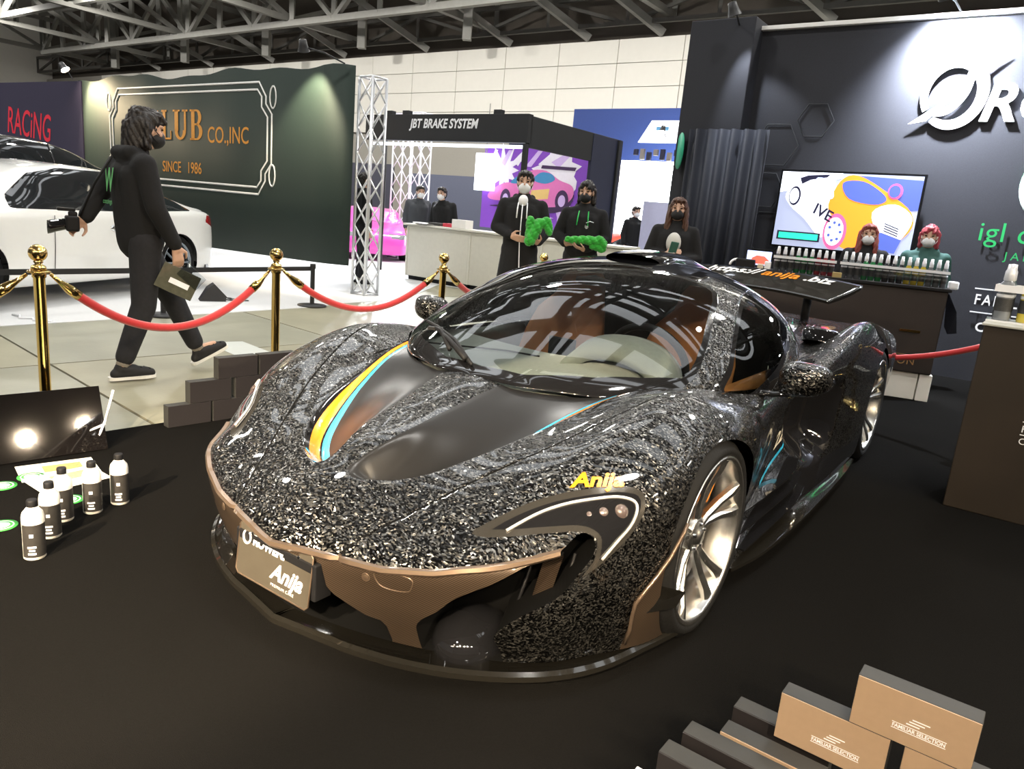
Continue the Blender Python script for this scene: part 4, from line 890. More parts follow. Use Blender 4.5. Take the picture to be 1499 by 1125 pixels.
arm_spot(wp(.9,9.02,3.6), wp(.9,8.6,3.70), (3.0,5.6,0), 900, COOL, 'added arm spotlight out of frame on the black wall, brightening the floor', 42, .05, 60)  # added lamp, put out of frame to brighten the carpet by the bar
for k, (hx_, tx, pw) in enumerate((((5.0,-1.0,3.3),(-.6,2.6,.2),300),((5.2,-.25,3.25),(.4,3.4,.5),300))):
    arm_spot((hx_[0]+.5,hx_[1],hx_[2]-.15), hx_, tx, pw, WARM, ['warm arm spotlight behind the camera on the right, first of two','warm arm spotlight behind the camera on the right, second of two'][k], 60, .06, 220)
for k, (hx_, tx, pw) in enumerate((((-2.6,-2.0,3.3),(-1.3,2.4,.0),2800),((-1.0,-2.8,3.3),(-.75,2.15,.3),2200),((.3,-3.0,3.3),(.95,1.5,.2),520))):
    arm_spot((hx_[0],hx_[1]-.5,hx_[2]-.15), hx_, tx, pw, WARM, ['warm arm spotlight behind the camera aimed at the bottles','warm arm spotlight behind the camera aimed at the car nose','warm arm spotlight behind the camera aimed at the brown boxes'][k], (26,30,26)[k], .06, 150)
for k, x in enumerate((-4.2,-3.4,-1.8,1.2,2.4)):
    arm_spot((x,-3.5,3.0), (x,-3.0,3.12), (x*.3,2.4,.4), 130, WARM, 'small warm arm spotlight on the wall behind the camera, number %s from its left end' % ('one','two','three','four','five')[k], 40, .05, 200)
bw = box('wall_front', (1.2,-3.6,1.6), (9,.1,3.2), M['black_wall']); tag(bw, kind='structure')
bw = box('wall_side', (5.55,.0,1.6), (.1,7.2,3.2), M['black_wall']); tag(bw, kind='structure')
# -------------------------------------------------- television on the wall
tv = empty('television', wp(-2.05,8.90,1.62), RZ_W, 'wall television showing an orange and white race car', 'television')
b = bmesh.new(); bx(b, (0,0,0), (1.50,.05,.87), None, .006); bm_obj('screen_housing', b, M['piano'], tv)
def flat_poly(parent, name, pts, mt, y, thick=.0015):
    b = bmesh.new(); prism(b, [tuple(p) for p in pts], thick, basis((0,y,0),(1,0,0),(0,0,1),(0,-1,0))); bmesh.ops.recalc_face_normals(b, faces=b.faces); return bm_obj(name, b, mt, parent)
def glow(name, c, s=1.): return mat(name, c, .4, emit=c, estr=s, noise=0)
g_or, g_wh, g_bl, g_gr, g_dk, g_pk, g_lb, g_gn = glow('screen_orange',(1,.22,.02),.9), glow('screen_white',(.85,.88,1),1.2), glow('screen_blue',(.06,.09,.33),.9), glow('screen_grey',(.27,.30,.42),.9), glow('screen_dark',(.015,.015,.04),.4), glow('screen_pink',(.8,.08,.2),1.), glow('screen_pale',(.42,.5,.85),1.3), glow('screen_green',(.02,.6,.32),1.)
sx, sz = .725, .41
def scr(pts): return [((u-.5)*2*sx, (.5-v)*2*sz) for u, v in pts]
Y = -.027
flat_poly(tv, 'picture_backdrop', scr([(0,0),(1,0),(1,1),(0,1)][::-1]), g_pk if False else g_gr, Y)
flat_poly(tv, 'picture_sky', scr([(0,0),(0,.28),(.2,.2),(.45,.06),(.45,0)]), g_wh, Y-.002)
flat_poly(tv, 'picture_backdrop_car', scr([(.55,.02),(1,.05),(1,.42),(.88,.45),(.7,.2)]), g_bl, Y-.002)
flat_poly(tv, 'picture_rear_body', scr(spline([(.05,.30),(.16,.10),(.30,.04),(.40,.10),(.42,.35),(.40,.70),(.36,.85),(.22,.62),(.10,.46)], 4, True)), g_wh, Y-.004)
flat_poly(tv, 'picture_wing', scr([(.14,.08),(.2,.04),(.36,.02),(.34,.06),(.22,.1),(.16,.16)]), g_dk, Y-.005)
flat_poly(tv, 'picture_hood', scr(spline([(.38,.42),(.44,.10),(.56,.02),(.78,.22),(.96,.45),(.97,.70),(.80,.95),(.60,.98),(.50,.92),(.44,.62)], 4, True)), g_or, Y-.005)
flat_poly(tv, 'picture_windscreen', scr(spline([(.46,.12),(.60,.09),(.74,.22),(.78,.32),(.70,.38),(.52,.32)], 4, True)), g_bl, Y-.007)
flat_poly(tv, 'picture_door_glass', scr(spline([(.26,.08),(.36,.10),(.41,.30),(.36,.32)], 4, True)), g_lb, Y-.007)
flat_poly(tv, 'picture_nose', scr(spline([(.70,.48),(.84,.36),(.97,.50),(.95,.72),(.86,.90),(.78,.80)], 4, True)), g_wh, Y-.007)
flat_poly(tv, 'picture_grille', scr([(.78,.72),(.93,.80),(.90,.98),(.74,.95)]), g_bl, Y-.009)
for q in range(4): flat_poly(tv, 'picture_vent', scr([(.80,.60+q*.03),(.90,.66+q*.03),(.90,.675+q*.03),(.80,.615+q*.03)]), g_dk, Y-.010)
for cx, cy, rx, ry in ((.12,.32,.045,.13),(.46,.76,.085,.24),(.83,.20,.05,.10)):
    flat_poly(tv, 'picture_wheel', scr([(cx+rx*math.cos(a), cy+ry*math.sin(a)) for a in np.linspace(0,2*math.pi,24,endpoint=False)]), g_pk if cx > .3 else g_dk, Y-.008)
    flat_poly(tv, 'picture_rim', scr([(cx-.004+rx*.78*math.cos(a), cy+ry*.78*math.sin(a)) for a in np.linspace(0,2*math.pi,24,endpoint=False)]), g_wh if cx < .7 else g_bl, Y-.010)
    if .3 < cx < .7:
        for k in range(7):
            a = k*2*math.pi/7; flat_poly(tv, 'picture_rim_hole', scr([(cx+rx*.5*math.cos(a)+.012*math.cos(t), cy+ry*.5*math.sin(a)+.022*math.sin(t)) for t in np.linspace(0,2*math.pi,8,endpoint=False)]), g_bl, Y-.0115)
flat_poly(tv, 'picture_caption', scr([(.03,.80),(.36,.80),(.36,.92),(.03,.92)]), g_dk, Y-.011); flat_poly(tv, 'picture_caption_bar', scr([(.045,.82),(.345,.82),(.345,.90),(.045,.90)]), g_gn, Y-.013)
text_obj('picture_lettering', 'IVE', basis((-.33,Y-.012,-.02),Vector((.9,0,-.43)),Vector((.1,0,1)),(0,-1,0)), g_dk, tv, size=.17, shear=.2, bold=.004)
# -------------------------------------------------- bar counter with drape and bottles
BD = Vector((.940,-.342,0)); BN = Vector((.342,.940,0)); RZ_B = math.atan2(BD.y,BD.x); B0 = Vector((2.02,6.86,0))
def bp(s, d, z=0): return B0+BD*s+BN*d+UPV*z
br = empty('bar_counter', B0+UPV*.008, RZ_B, 'long brown-black draped bar counter with bottles in front of the television', 'counter')
b = bmesh.new(); bx(b, (.80,.24,.60), (1.74,.46,.72), None, .01); bm_obj('drape', b, mat('brown_black_print', (.022,.016,.014), .55, 0, .5, 3), br)
b = bmesh.new(); bx(b, (.80,.24,.97), (1.78,.50,.03), None, .006); bm_obj('counter_top', b, M['dark'], br)
b = bmesh.new(); bx(b, (.77,.26,.125), (1.62,.44,.245), None, .004); bm_obj('plinth', b, M['panel_white'], br)
b = bmesh.new(); bx(b, (1.64,.24,.118), (.10,.42,.235), None, .004); bm_obj('plinth_end', b, M['panel_white'], br)
text_obj('drape_lettering', 'SELECTION', basis((1.04,.005,.31),(1,0,0),(0,0,1),(0,-1,0)), mat('bronze_print', (.32,.18,.07), .5), br, size=.085, spacing=1.15, shear=.0)
b = bmesh.new(); bx(b, (1.32,.002,.395), (.62,.006,.003)); bm_obj('drape_rule', b, D.materials['bronze_print'], br)
b = bmesh.new(); bx(b, (1.44,.002,.60), (.16,.006,.022), None, .002); bm_obj('drape_gold_bar', b, M['gold'], br)
vd = [(1.68,.02,.94),(1.76,.02,.80),(1.80,.05,.62),(1.74,.10,.60),(1.71,.14,.66),(1.68,.14,.94)]
b = bmesh.new(); vs = [b.verts.new(p) for p in vd]; f = b.faces.new(vs); bmesh.ops.solidify(b, geom=[f], thickness=.02); bm_obj('drape_corner', b, M['black_wall'], br)
M['liquid'] = {}
def bottle_mat(n, c):
    if n not in M['liquid']: M['liquid'][n] = mat('bottle_'+n, c, .12, 0, .1, 40, coat=.6)
    return M['liquid'][n]
capm = mat('silver_cap', (.72,.74,.78), .3, .3, .05)
def pump_bottle(loc, h, r, colname, col, label, group, rz=0):
    t = empty('bottle', loc, rz, label, 'bottle', group)
    bb = bmesh.new(); lathe(bb, [(0,0),(r*.95,0),(r,.01),(r,h*.55),(r*.92,h*.62),(r*.45,h*.72),(r*.4,h*.75)], 12); bm_obj('bottle_body', bb, bottle_mat(colname, col), t)
    bb = bmesh.new(); lathe(bb, [(r*1.01,h*.16),(r*1.015,h*.17),(r*1.015,h*.38),(r*1.01,h*.39)], 12); bm_obj('bottle_label', bb, D.materials['label_dark'] if 'label_dark' in D.materials else mat('label_dark', (.05,.05,.05), .5, 0, .4, 80), t)
    bb = bmesh.new(); lathe(bb, [(r*1.0,h*.41),(r*1.02,h*.42),(r*1.02,h*.45),(r*1.0,h*.46)], 12); bm_obj('label_band', bb, M['sign_white'], t)
    bb = bmesh.new(); lathe(bb, [(r*.62,h*.70),(r*.66,h*.72),(r*.62,h*.86),(r*.5,h*.90),(r*.45,h*.99),(0,h)], 12); bm_obj('bottle_cap', bb, capm, t)
    return t
cols = [('green',(.02,.16,.05)),('clear',(.13,.14,.15)),('yellow',(.42,.33,.04)),('red',(.25,.02,.03)),('dark',(.03,.03,.035))]
seq1 = [1,1,1,0,0,0,3,3,3]; names = {0:'green',1:'clear grey',2:'yellow',3:'red',4:'dark grey'}
side = ['left','middle','right']
for i, ci in enumerate(seq1):
    pump_bottle(bp(.27+i*.058,.14,.990), .225, .026, cols[ci][0], cols[ci][1], '%s bottle of %s threes in the shorter counter row, %s of its three' % (names[ci], 'the leftmost' if i < 3 else 'the next' if i < 6 else 'the last', side[i%3]), 'bottles on the bar counter')
seq2 = [1,1,1,0,0,0,4,4,4,2,2,2,1,1,1]; wh = ['first from the left','second from the left','middle','second from the right','rightmost']
for i, ci in enumerate(seq2):
    pump_bottle(bp(.835+i*.0565,.10,.990), .235, .026, cols[ci][0], cols[ci][1], '%s bottle in the long counter row, %s three, %s one' % (names[ci], wh[i//3], side[i%3]), 'bottles on the bar counter')
    b = None
for s0, s1, d, lb in ((.235,.77,.14,'clear acrylic bottle rack with nine bottles on the bar counter'),(.80,1.66,.10,'clear acrylic bottle rack with fifteen bottles on the bar counter')):
    t = empty('bottle_rack', bp((s0+s1)/2,d,.985), RZ_B, lb, 'rack'); bb = bmesh.new(); bx(bb, (0,0,.004), (s1-s0,.075,.008)); bm_obj('rack_base', bb, M['sign_white'], t)
    frost = mat('frosted_acrylic', (.75,.77,.8), .3, 0, .02) if 'frosted_acrylic' not in D.materials else D.materials['frosted_acrylic']
    for yy in (-.034,.034): bb = bmesh.new(); bx(bb, (0,yy,.135), (s1-s0,.012,.022)); bm_obj('rack_rail', bb, frost, t)
    bb = bmesh.new(); bx(bb, (0,-.037,.07), (s1-s0,.003,.13)); bm_obj('rack_front', bb, clear_glass('acrylic_sheet', (.94,.95,.96)), t)
o = box('tissue_box', bp(1.715,.16,1.02), (.075,.09,.07), M['sign_white'], None, .015, RZ_B); tag(o, 'small white rounded box at the right end of the bar counter', 'box')
o = box('cardboard_box', bp(.785,.03,1.012), (.075,.05,.05), mat('kraft_card', (.33,.25,.10), .7), None, .004, RZ_B); tag(o, 'small kraft box between the two bottle rows on the counter', 'box')
o = box('carton', bp(.195,.12,1.027), (.055,.09,.08), M['sign_white'], None, .006, RZ_B); tag(o, 'white carton left of the red bottles on the counter', 'box')
o = box('carton', bp(.135,.06,1.014), (.05,.08,.055), mat('beige_card', (.62,.55,.42), .7), None, .006, RZ_B); tag(o, 'beige carton left of the white carton on the counter', 'box')
o = box('speaker_box', bp(.00,.10,1.029), (.17,.12,.085), M['dark'], None, .01, RZ_B); tag(o, 'black box with a pale mark at the left end of the counter', 'box')
b = bmesh.new(); tube(b, [(.06*math.cos(a),0,.055*math.sin(a)) for a in np.linspace(0,math.pi,12)], .012, 8); t = bm_obj('headphones', b, M['sign_white']); t.location = bp(-.08,.12,1.005); t.rotation_euler = (0,0,RZ_B+.3); tag(t, 'white headband loop at the far left end of the counter', 'headphones')
t = empty('tablet', bp(.10,.30,.985), RZ_B, 'small screen with a red car picture behind the black box on the counter', 'screen'); b = bmesh.new(); bx(b, (0,0,.10), (.24,.02,.15), None, .004); bm_obj('screen_housing', b, M['piano'], t)
flat_poly(t, 'picture_backdrop', [(-.11,.035),(.11,.035),(.11,.165),(-.11,.165)], g_lb, -.011); flat_poly(t, 'picture_car', [(-.08,.05),(.06,.045),(.10,.08),(.05,.12),(-.02,.125),(-.06,.10)], glow('screen_red',(.75,.08,.05),1.2), -.013)
# -------------------------------------------------- lectern with bottle tray at the right edge
LD = E1.copy(); LN = WN.copy(); RZ_L = math.atan2(LD.y,LD.x); L0 = Vector((2.30,3.67,0))
lc = empty('display_stand', L0+UPV*.008, RZ_L, 'tall brown-black printed display stand at the right edge', 'stand')
b = bmesh.new(); bx(b, (.36,.22,.475), (.72,.44,.95), None, .004); bm_obj('cover', b, mat('brown_print_cover', (.024,.017,.011), .5, 0, .5, 2.5), lc)
b = bmesh.new(); bx(b, (.36,.22,.956), (.74,.46,.012), None, .003); bm_obj('stand_top', b, mat('pale_board', (.42,.42,.38), .6), lc)
for i, (tx, z, sz_, mm) in enumerate((('FAMILIAR',.46,.05,M['sign_white']),('CARE',.40,.045,M['sign_white']),('igl',.60,.09,M['green']))):
    text_obj('cover_lettering', tx, basis((.25 if i < 2 else .29,-.003,z),(1,0,0),(0,0,1),(0,-1,0)), mm, lc, size=sz_, spacing=1.2)
for z in (.512,.447):
    b = bmesh.new(); bx(b, (.42,-.002,z), (.34,.004,.004)); bm_obj('cover_rule', b, M['sign_white'], lc)
def lpt(s, d, z): return L0+LD*s+LN*d+UPV*z
tray = empty('bottle_tray', lpt(.25,.27,.970), RZ_L, 'clear bottle tray with a white lid deck on the display stand', 'tray')
b = bmesh.new(); bx(b, (.02,0,.004), (.56,.20,.008)); bm_obj('tray_base', b, D.materials['frosted_acrylic'], tray); 
for yy in (-.098,0,.098): b = bmesh.new(); bx(b, (.02,yy,.17), (.54,.012,.035)); bm_obj('tray_rail', b, M['sign_white'], tray)
b = bmesh.new(); bx(b, (-.255,0,.08), (.004,.19,.15)); bm_obj('tray_side', b, D.materials['acrylic_sheet'], tray)
k = 0
for i in range(5):
    for j in range(2):
        ci = (1,2,0,2,1)[i]; pump_bottle(lpt(.05+i*.105,.22+j*.10,.979), .285, .040, cols[ci][0]+'_bright', tuple(min(1,c*1.5) for c in cols[ci][1]), '%s bottle in the display stand tray, %s row, number %s from its left end' % (names[ci], 'front' if j == 0 else 'back', ['one','two','three','four','five'][i]), 'bottles in the display stand tray'); k += 1
# -------------------------------------------------- gold posts and red ropes
def catenary(a, b, sag, n=22):
    a, b = Vector(a), Vector(b); return [a.lerp(b, t)+Vector((0,0,-sag*4*t*(1-t))) for t in [i/n for i in range(n+1)]]
def gold_post(p, label):
    t = empty('rope_post', p, 0, label, 'post', 'gold rope posts')
    b = bmesh.new(); lathe(b, [(0,.0),(.16,0),(.16,.012),(.13,.03),(.06,.05),(.03,.06),(0,.06)], 28); bm_obj('post_base', b, M['gold'], t)
    b = bmesh.new(); lathe(b, [(.025,.05),(.025,.80),(.030,.805),(.030,.83),(.02,.84)], 18); bm_obj('post_shaft', b, M['gold'], t)
    b = bmesh.new(); lathe(b, [(.02,.83),(.034,.84),(.030,.855),(.014,.865),(.022,.875),(.012,.885)], 18); bm_obj('post_collar', b, M['gold'], t)
    b = bmesh.new(); lathe(b, [(.012,.88)]+[(.040*math.cos(a),.915+.040*math.sin(a)) for a in np.linspace(-1.2,math.pi/2,12)], 20); bm_obj('post_ball', b, M['gold'], t)
    b = bmesh.new(); ringp = [(.045*math.cos(a),.045*math.sin(a),.83) for a in np.linspace(0,2*math.pi,20,endpoint=False)]; tube(b, ringp, .005, 6, closed=True); bm_obj('hook_ring', b, M['gold'], t)
    return t
GP = [Vector((-2.24,3.42,0)),Vector((-1.50,4.53,0)),Vector((-.59,5.58,0)),Vector((.19,6.90,0)),Vector((1.55,6.35,0)),Vector((3.5,4.95,0))]
gl = ['gold ball-topped rope post behind the leaning black panel','gold ball-topped rope post behind the black stepped boxes','gold ball-topped rope post in front of the white counter','gold ball-topped rope post behind the car roof','gold ball-topped rope post under the rear wing','gold ball-topped rope post hidden by the display stand']
for p, l in zip(GP, gl): gold_post(p+Vector((0,0,.008)), l)
def rope(a, b, sag, label):
    a, b = Vector(a)+Vector((0,0,.825)), Vector(b)+Vector((0,0,.825)); d = (b-a).normalized(); a2, b2 = a+d*.05, b-d*.05
    t = empty('barrier_rope', (a+b)/2, 0, label, 'rope', 'red barrier ropes'); o = (a+b)/2
    pts = catenary(a2, b2, sag, 30); tube_obj('rope_cord', [p-o for p in pts[2:-2]], .022, M['velvet'], t, 10)
    tube_obj('rope_end', [pts[0]-o, pts[1]-o, pts[2]-o, pts[3]-o], [.008,.012,.024,.025], M['gold'], t, 10); tube_obj('rope_end', [pts[-1]-o, pts[-2]-o, pts[-3]-o, pts[-4]-o], [.008,.012,.024,.025], M['gold'], t, 10)
rope(GP[0]-RD*1.35, GP[0], .24, 'short visible end of red velvet rope at the left edge')
rope(GP[0], GP[1], .30, 'red velvet rope sagging across the walking person')
rope(GP[1], GP[2], .26, 'red velvet rope between the two posts left of the car mirror')
rope(GP[2], GP[3], .26, 'red velvet rope running down behind the windscreen')
rope(GP[3], GP[4], .22, 'red velvet rope seen under the rear wing')
rope(GP[4], GP[5], .36, 'red velvet rope between the rear wheel and the display stand')
# ------------------------------------------------------------------ other booths: cars
M['head_glass'] = mat('lamp_cover', (.25,.25,.26), .1, .2, .05, coat=1); M['tail_red'] = mat('tail_lamp_red', (.35,.01,.015), .15, 0, .05, coat=1); M['sedan_glass'] = mat('dark_car_glass', (.010,.012,.014), .04, 0, .05, coat=1)
def side_car(name, loc, heading, paint, label, zs=1., ws=.9, detail=True):
    """saloon car: x forward from the rear axle"""
    t = empty(name, loc, heading, label, 'car')
    X = np.array([-.86,-.80,-.62,-.40,0,.4,.8,1.3,1.8,2.2,2.6,2.9,3.25,3.5,3.58]); RZ = np.array([.72,.92,1.06,1.10,1.24,1.38,1.45,1.47,1.42,1.25,1.05,.99,.90,.78,.62]); BZ = np.array([.70,.88,.97,.98,.98,.97,.96,.95,.94,.93,.92,.90,.84,.72,.58]); WD = np.array([.70,.80,.87,.90,.91,.91,.91,.91,.91,.91,.90,.88,.82,.72,.62])*ws/.9
    xx = np.linspace(-.86,3.58,90); rz = pchip(xx,X,RZ); bz = pchip(xx,X,BZ); wd = pchip(xx,X,WD); G = np.zeros((90,41,3))
    for i in range(90):
        th = max(rz[i]-bz[i], .001); w = wd[i]; cab = min(1, th/.3)
        ctl = np.array([(0,rz[i]),(w*.35,rz[i]-.01),(w*(.86-.20*cab),rz[i]-.035*cab-.01),(w*(.93-.10*cab),bz[i]+th*.5),(w*.965,bz[i]+.012),(w*.99,bz[i]-.10),(w,.60*zs),(w*.985,.42),(w*.955,.24),(w*.80,.20),(0,.20)])
        s = spline(ctl, 4); G[i,:,0] = xx[i]; G[i,:,1:] = s[:41]
    G[:,:,2] *= zs
    q = bmesh.new(); grid_bm(G, q); grid_bm(G*np.array([1,-1,1]), q, True); bmesh.ops.remove_doubles(q, verts=q.verts, dist=1e-4); bmesh.ops.recalc_face_normals(q, faces=q.faces)
    for e in (0,-1):
        r = bmesh.ops.holes_fill(q, edges=[ed for ed in q.edges if ed.is_boundary], sides=0)
    SWp = np.array([(-.30,1.02),(.05,1.25),(.45,1.375),(.9,1.415),(1.5,1.41),(1.9,1.33),(2.25,1.10),(2.30,.985),(1.0,.985)])*np.array([1,zs])
    RWp = np.array([(-.42,1.115),(.36,1.37),(.36,1.8),(-.42,1.8)])*np.array([1,zs]); FWp = np.array([(1.95,1.40),(2.55,1.06),(2.7,1.8),(1.95,1.8)])*np.array([1,zs])
    sidew = lambda P: np.where(np.abs(P[:,1]) > .52*ws/.9, poly_sdf(SD(P), SWp), .5)
    rearw = lambda P: np.where((np.abs(P[:,1]) < .60) & (P[:,2] > 1.1*zs), poly_sdf(SD(P), RWp), .5); frontw = lambda P: np.where((np.abs(P[:,1]) < .62) & (P[:,2] > 1.05*zs), poly_sdf(SD(P), FWp), .5)
    af = lambda P: np.where(np.abs(P[:,1]) > .4, np.hypot(P[:,0]-2.75, P[:,2]-.33)-.36, 1); ar = lambda P: np.where(np.abs(P[:,1]) > .4, np.hypot(P[:,0], P[:,2]-.33)-.36, 1)
    tl = lambda P: np.where((P[:,0] < -.55) & (np.abs(P[:,1]) > .42), poly_sdf(SD(P), np.array([(-.95,.74),(-.56,.88),(-.60,.97),(-.95,.93)])*np.array([1,zs])), .5)
    hl = lambda P: np.where((P[:,0] > 2.95) & (np.abs(P[:,1]) > .35), poly_sdf(SD(P), np.array([(3.05,.74),(3.8,.60),(3.8,.70),(3.1,.86)])*np.array([1,zs])), .5)
    for fn in (sidew, rearw, frontw, af, ar, tl, hl): cut_field(q, fn)
    q.normal_update(); Cq = centroids(q); n = len(Cq); gone = (af(Cq) < 0) | (ar(Cq) < 0); gl = ((sidew(Cq) < 0) | (rearw(Cq) < 0) | (frontw(Cq) < 0)) & ~gone; t1 = (tl(Cq) < 0) & ~gone & ~gl; h1 = (hl(Cq) < 0) & ~gone & ~gl
    take(q, ~(gone | gl | t1 | h1), 'body', paint, t)
    for nm, fn in (('side_window', sidew),):
        for sd in (Cq[:,1] > 0, Cq[:,1] <= 0): take(q, (fn(Cq) < 0) & gl & sd, nm, M['sedan_glass'], t)
    take(q, (rearw(Cq) < 0) & (sidew(Cq) >= 0), 'rear_window', M['sedan_glass'], t); take(q, (frontw(Cq) < 0) & (sidew(Cq) >= 0), 'windscreen', M['sedan_glass'], t)
    for sd in (Cq[:,1] > 0, Cq[:,1] <= 0):
        if (t1 & sd).any(): take(q, t1 & sd, 'tail_lamp', M['tail_red'], t)
        if (h1 & sd).any(): take(q, h1 & sd, 'headlamp', M['head_glass'], t)
    for x in (0,2.75):
        for s in (1,-1):
            Mx = basis((x,.87*s*ws/.9,.336),(1,0,0),(0,0,1),(0,s,0)); w = empty('wheel', (0,0,0)); w.parent = t
            b = bmesh.new(); lathe(b, [(.25,0),(.27,.01),(.32,.0),(.335,-.03),(.335,-.2),(.25,-.22)], 32, Mx); bm_obj('tyre', b, M['rubber'], w)
            b = bmesh.new(); lathe(b, [(.255,.005),(.245,.005),(.235,-.05),(.23,-.2)], 32, Mx); bm_obj('rim', b, M['rim_dark'], w)
            for k in range(10):
                a = k*math.pi/5; b = bmesh.new(); bx(b, (.135,0,-.02), (.21,.022,.02)); b.transform(Mx @ Matrix.Rotation(a,4,'Z')); bm_obj('spoke', b, M['rim_dark'], w)
            b = bmesh.new(); lathe(b, [(0,.0),(.05,-.005),(.06,-.03)], 16, Mx); bm_obj('hub', b, M['rim_dark'], w)
            b = bmesh.new(); Ma = Mx @ Matrix.Rotation(-.2,4,'Z'); lathe(b, [(.37,-.05),(.37,-.4)], 24, Ma, 0, math.pi+.4); lathe(b, [(.37,-.4),(0,-.4)], 24, Ma, 0, math.pi+.4); bm_obj('arch_liner', b, M['gap'], t)
    if detail:
        for s in (1,-1):
            b = bmesh.new(); bmesh.ops.create_uvsphere(b, u_segments=18, v_segments=10, radius=1)
            for v in b.verts: v.co = Vector((1.02+.12*v.co.x, (.905+.022*v.co.y)*s*ws/.9, .80*zs+.042*v.co.z))
            bm_obj('door_handle', b, M['chrome'], t, True)
            for x in (.72,1.86): tube_obj('door_seam', [(x,.906*s*ws/.9,.93*zs),(x+.02,.918*s*ws/.9,.62*zs),(x+.02,.90*s*ws/.9,.35)], .004, M['gap'], t, 4)
            tube_obj('window_pillar', [(.93,.76*s*ws/.9,1.41*zs),(.84,.885*s*ws/.9,.97*zs)], .014, M['piano'], t, 6)
        sweep_strip('rear_diffuser', spline([(-.55,-.88,.22),(-.80,-.70,.22),(-.88,0,.22),(-.80,.70,.22),(-.55,.88,.22)], 6), [(0,0),(.03,.0),(.03,.07),(0,.07)], M['piano'], t)
    return t
M['rim_dark'] = mat('gunmetal_rim', (.28,.32,.36), .25, .9, .08)
M['white_paint'] = mat('pearl_white_paint', (.80,.81,.80), .18, 0, .02, coat=1)
H80 = math.radians(78+180)
side_car('sedan', (-4.2-.9,9.1+.22,.006), H80, M['white_paint'], 'white sedan with dark windows behind the walking person', .945)
side_car('parked_car', (-6.9,11.35,.006), H80-.12, mat('grey_car_paint', (.10,.10,.095), .15, .3, .1, coat=1), 'dark grey car whose roof rises behind the white sedan', 1.17)
side_car('pink_car', (-4.1,19.9,.006), math.radians(-77), mat('pink_car_paint', (.85,.10,.55), .3, 0, .05, coat=.6), 'bright pink car with its nose showing between lattice columns', .78, .85, False)
side_car('red_car', (3.9,17.4,.006), math.radians(190), mat('red_car_paint', (.75,.05,.02), .3, 0, .05, coat=.6), 'red car low behind the person with the green cloth', .75, .9, False)
# -------------------------------------------------- low black belt barrier in front of the sedan
def belt_post(p, label):
    t = empty('belt_post', p, 0, label, 'post', 'black belt posts'); b = bmesh.new(); lathe(b, [(0,.0),(.17,0),(.17,.012),(.05,.028),(0,.028)], 28); bm_obj('post_base', b, M['steel_black'], t)
    b = bmesh.new(); lathe(b, [(.026,.02),(.026,.44),(.034,.445),(.034,.495),(.03,.50),(0,.50)], 18); bm_obj('post_shaft', b, M['steel_black'], t)
BP = [Vector((-2.48,8.81,.006)),Vector((-3.52,7.25,.006)),Vector((-4.9,5.2,.006))]
for p, l in zip(BP, ('low black belt post beside the lattice column','low black belt post behind the walking legs','low black belt post out at the left edge')): belt_post(p, l)
for a, c, l in ((BP[0],BP[1],'black barrier belt from the lattice column to the walking person'),(BP[1],BP[2],'black barrier belt running left in front of the sedan')):
    m = (a+c)/2; d = (c-a); o = box('barrier_belt', (m.x,m.y,.45), (d.length-.06,.004,.05), M['steel_black'], None, 0, math.atan2(d.y,d.x)); tag(o, l, 'belt')
# black floor light with its cord
t = empty('floor_light', (-3.57,8.53,.006), .5, 'small black wedge floor light with a cord on the grey carpet', 'floor light')
b = bmesh.new(); prism(b, [(-.14,0),(.14,0),(.15,.06),(.02,.20),(-.05,.15)], .20, basis((0,.1,0),(1,0,0),(0,0,1),(0,-1,0))); bmesh.ops.recalc_face_normals(b, faces=b.faces); bm_obj('light_body', b, M['steel_black'], t)
tube_obj('cord', [(.12,0,.02),(.2,-.05,.012),(.28,.04,.012),(.22,.14,.012),(.16,.05,.03),(.24,-.06,.012),(.40,-.05,.012)], .007, M['steel_black'], t, 6)
o = tube_obj('cable', [(-4.55,6.55,.012),(-4.45,6.5,.02),(-4.4,6.42,.012),(-4.3,6.45,.015),(-4.25,6.38,.012),(-4.1,6.4,.012)], .012, M['sign_white'], None, 6); tag(o, 'white cable end lying on the pale carpet at the left edge', 'cable')
# -------------------------------------------------- green banner wall on trusses
M['banner'] = mat('dark_green_cloth', (.010,.022,.0165), .75, 0, .15, 40, bump=.1, bscale=200); M['gold_print'] = mat('gold_print', (.62,.26,.03), .6, 0, .15, 30); M['line_white'] = mat('white_print', (.78,.78,.76), .6)
bn = empty('fabric_banner', wp(-8.14,6.81,0), RZ_W, 'large dark green banner wall with gold company lettering', 'banner')
V = []; F = []; NS = 48
def sag(u): return .035*math.sin(u*2.1)+.02*math.sin(u*5.3+1)-.04*math.exp(-((u+3.2)/1.6)**2)
for i in range(NS+1):
    u = -7.1+7.38*i/NS; top = 2.99+sag(u); yb = 0
    if u > -.10: yb = (u+.10)*.35; top -= (u+.10)*.12
    for z in (.27+.13*max(0,u+7)/7.4, 1.2, top): V.append((u, yb, z))
for i in range(NS):
    for k in range(2): F.append((i*3+k, i*3+3+k, i*3+4+k, i*3+1+k))
o = mesh_obj('banner_cloth', V, F, M['banner'], bn, True); o.modifiers.new('t','SOLIDIFY').thickness = .010; o.modifiers[0].offset = 0
def bl_(pts, r=.016): return [Vector((x,-.006,z)) for x, z in pts]
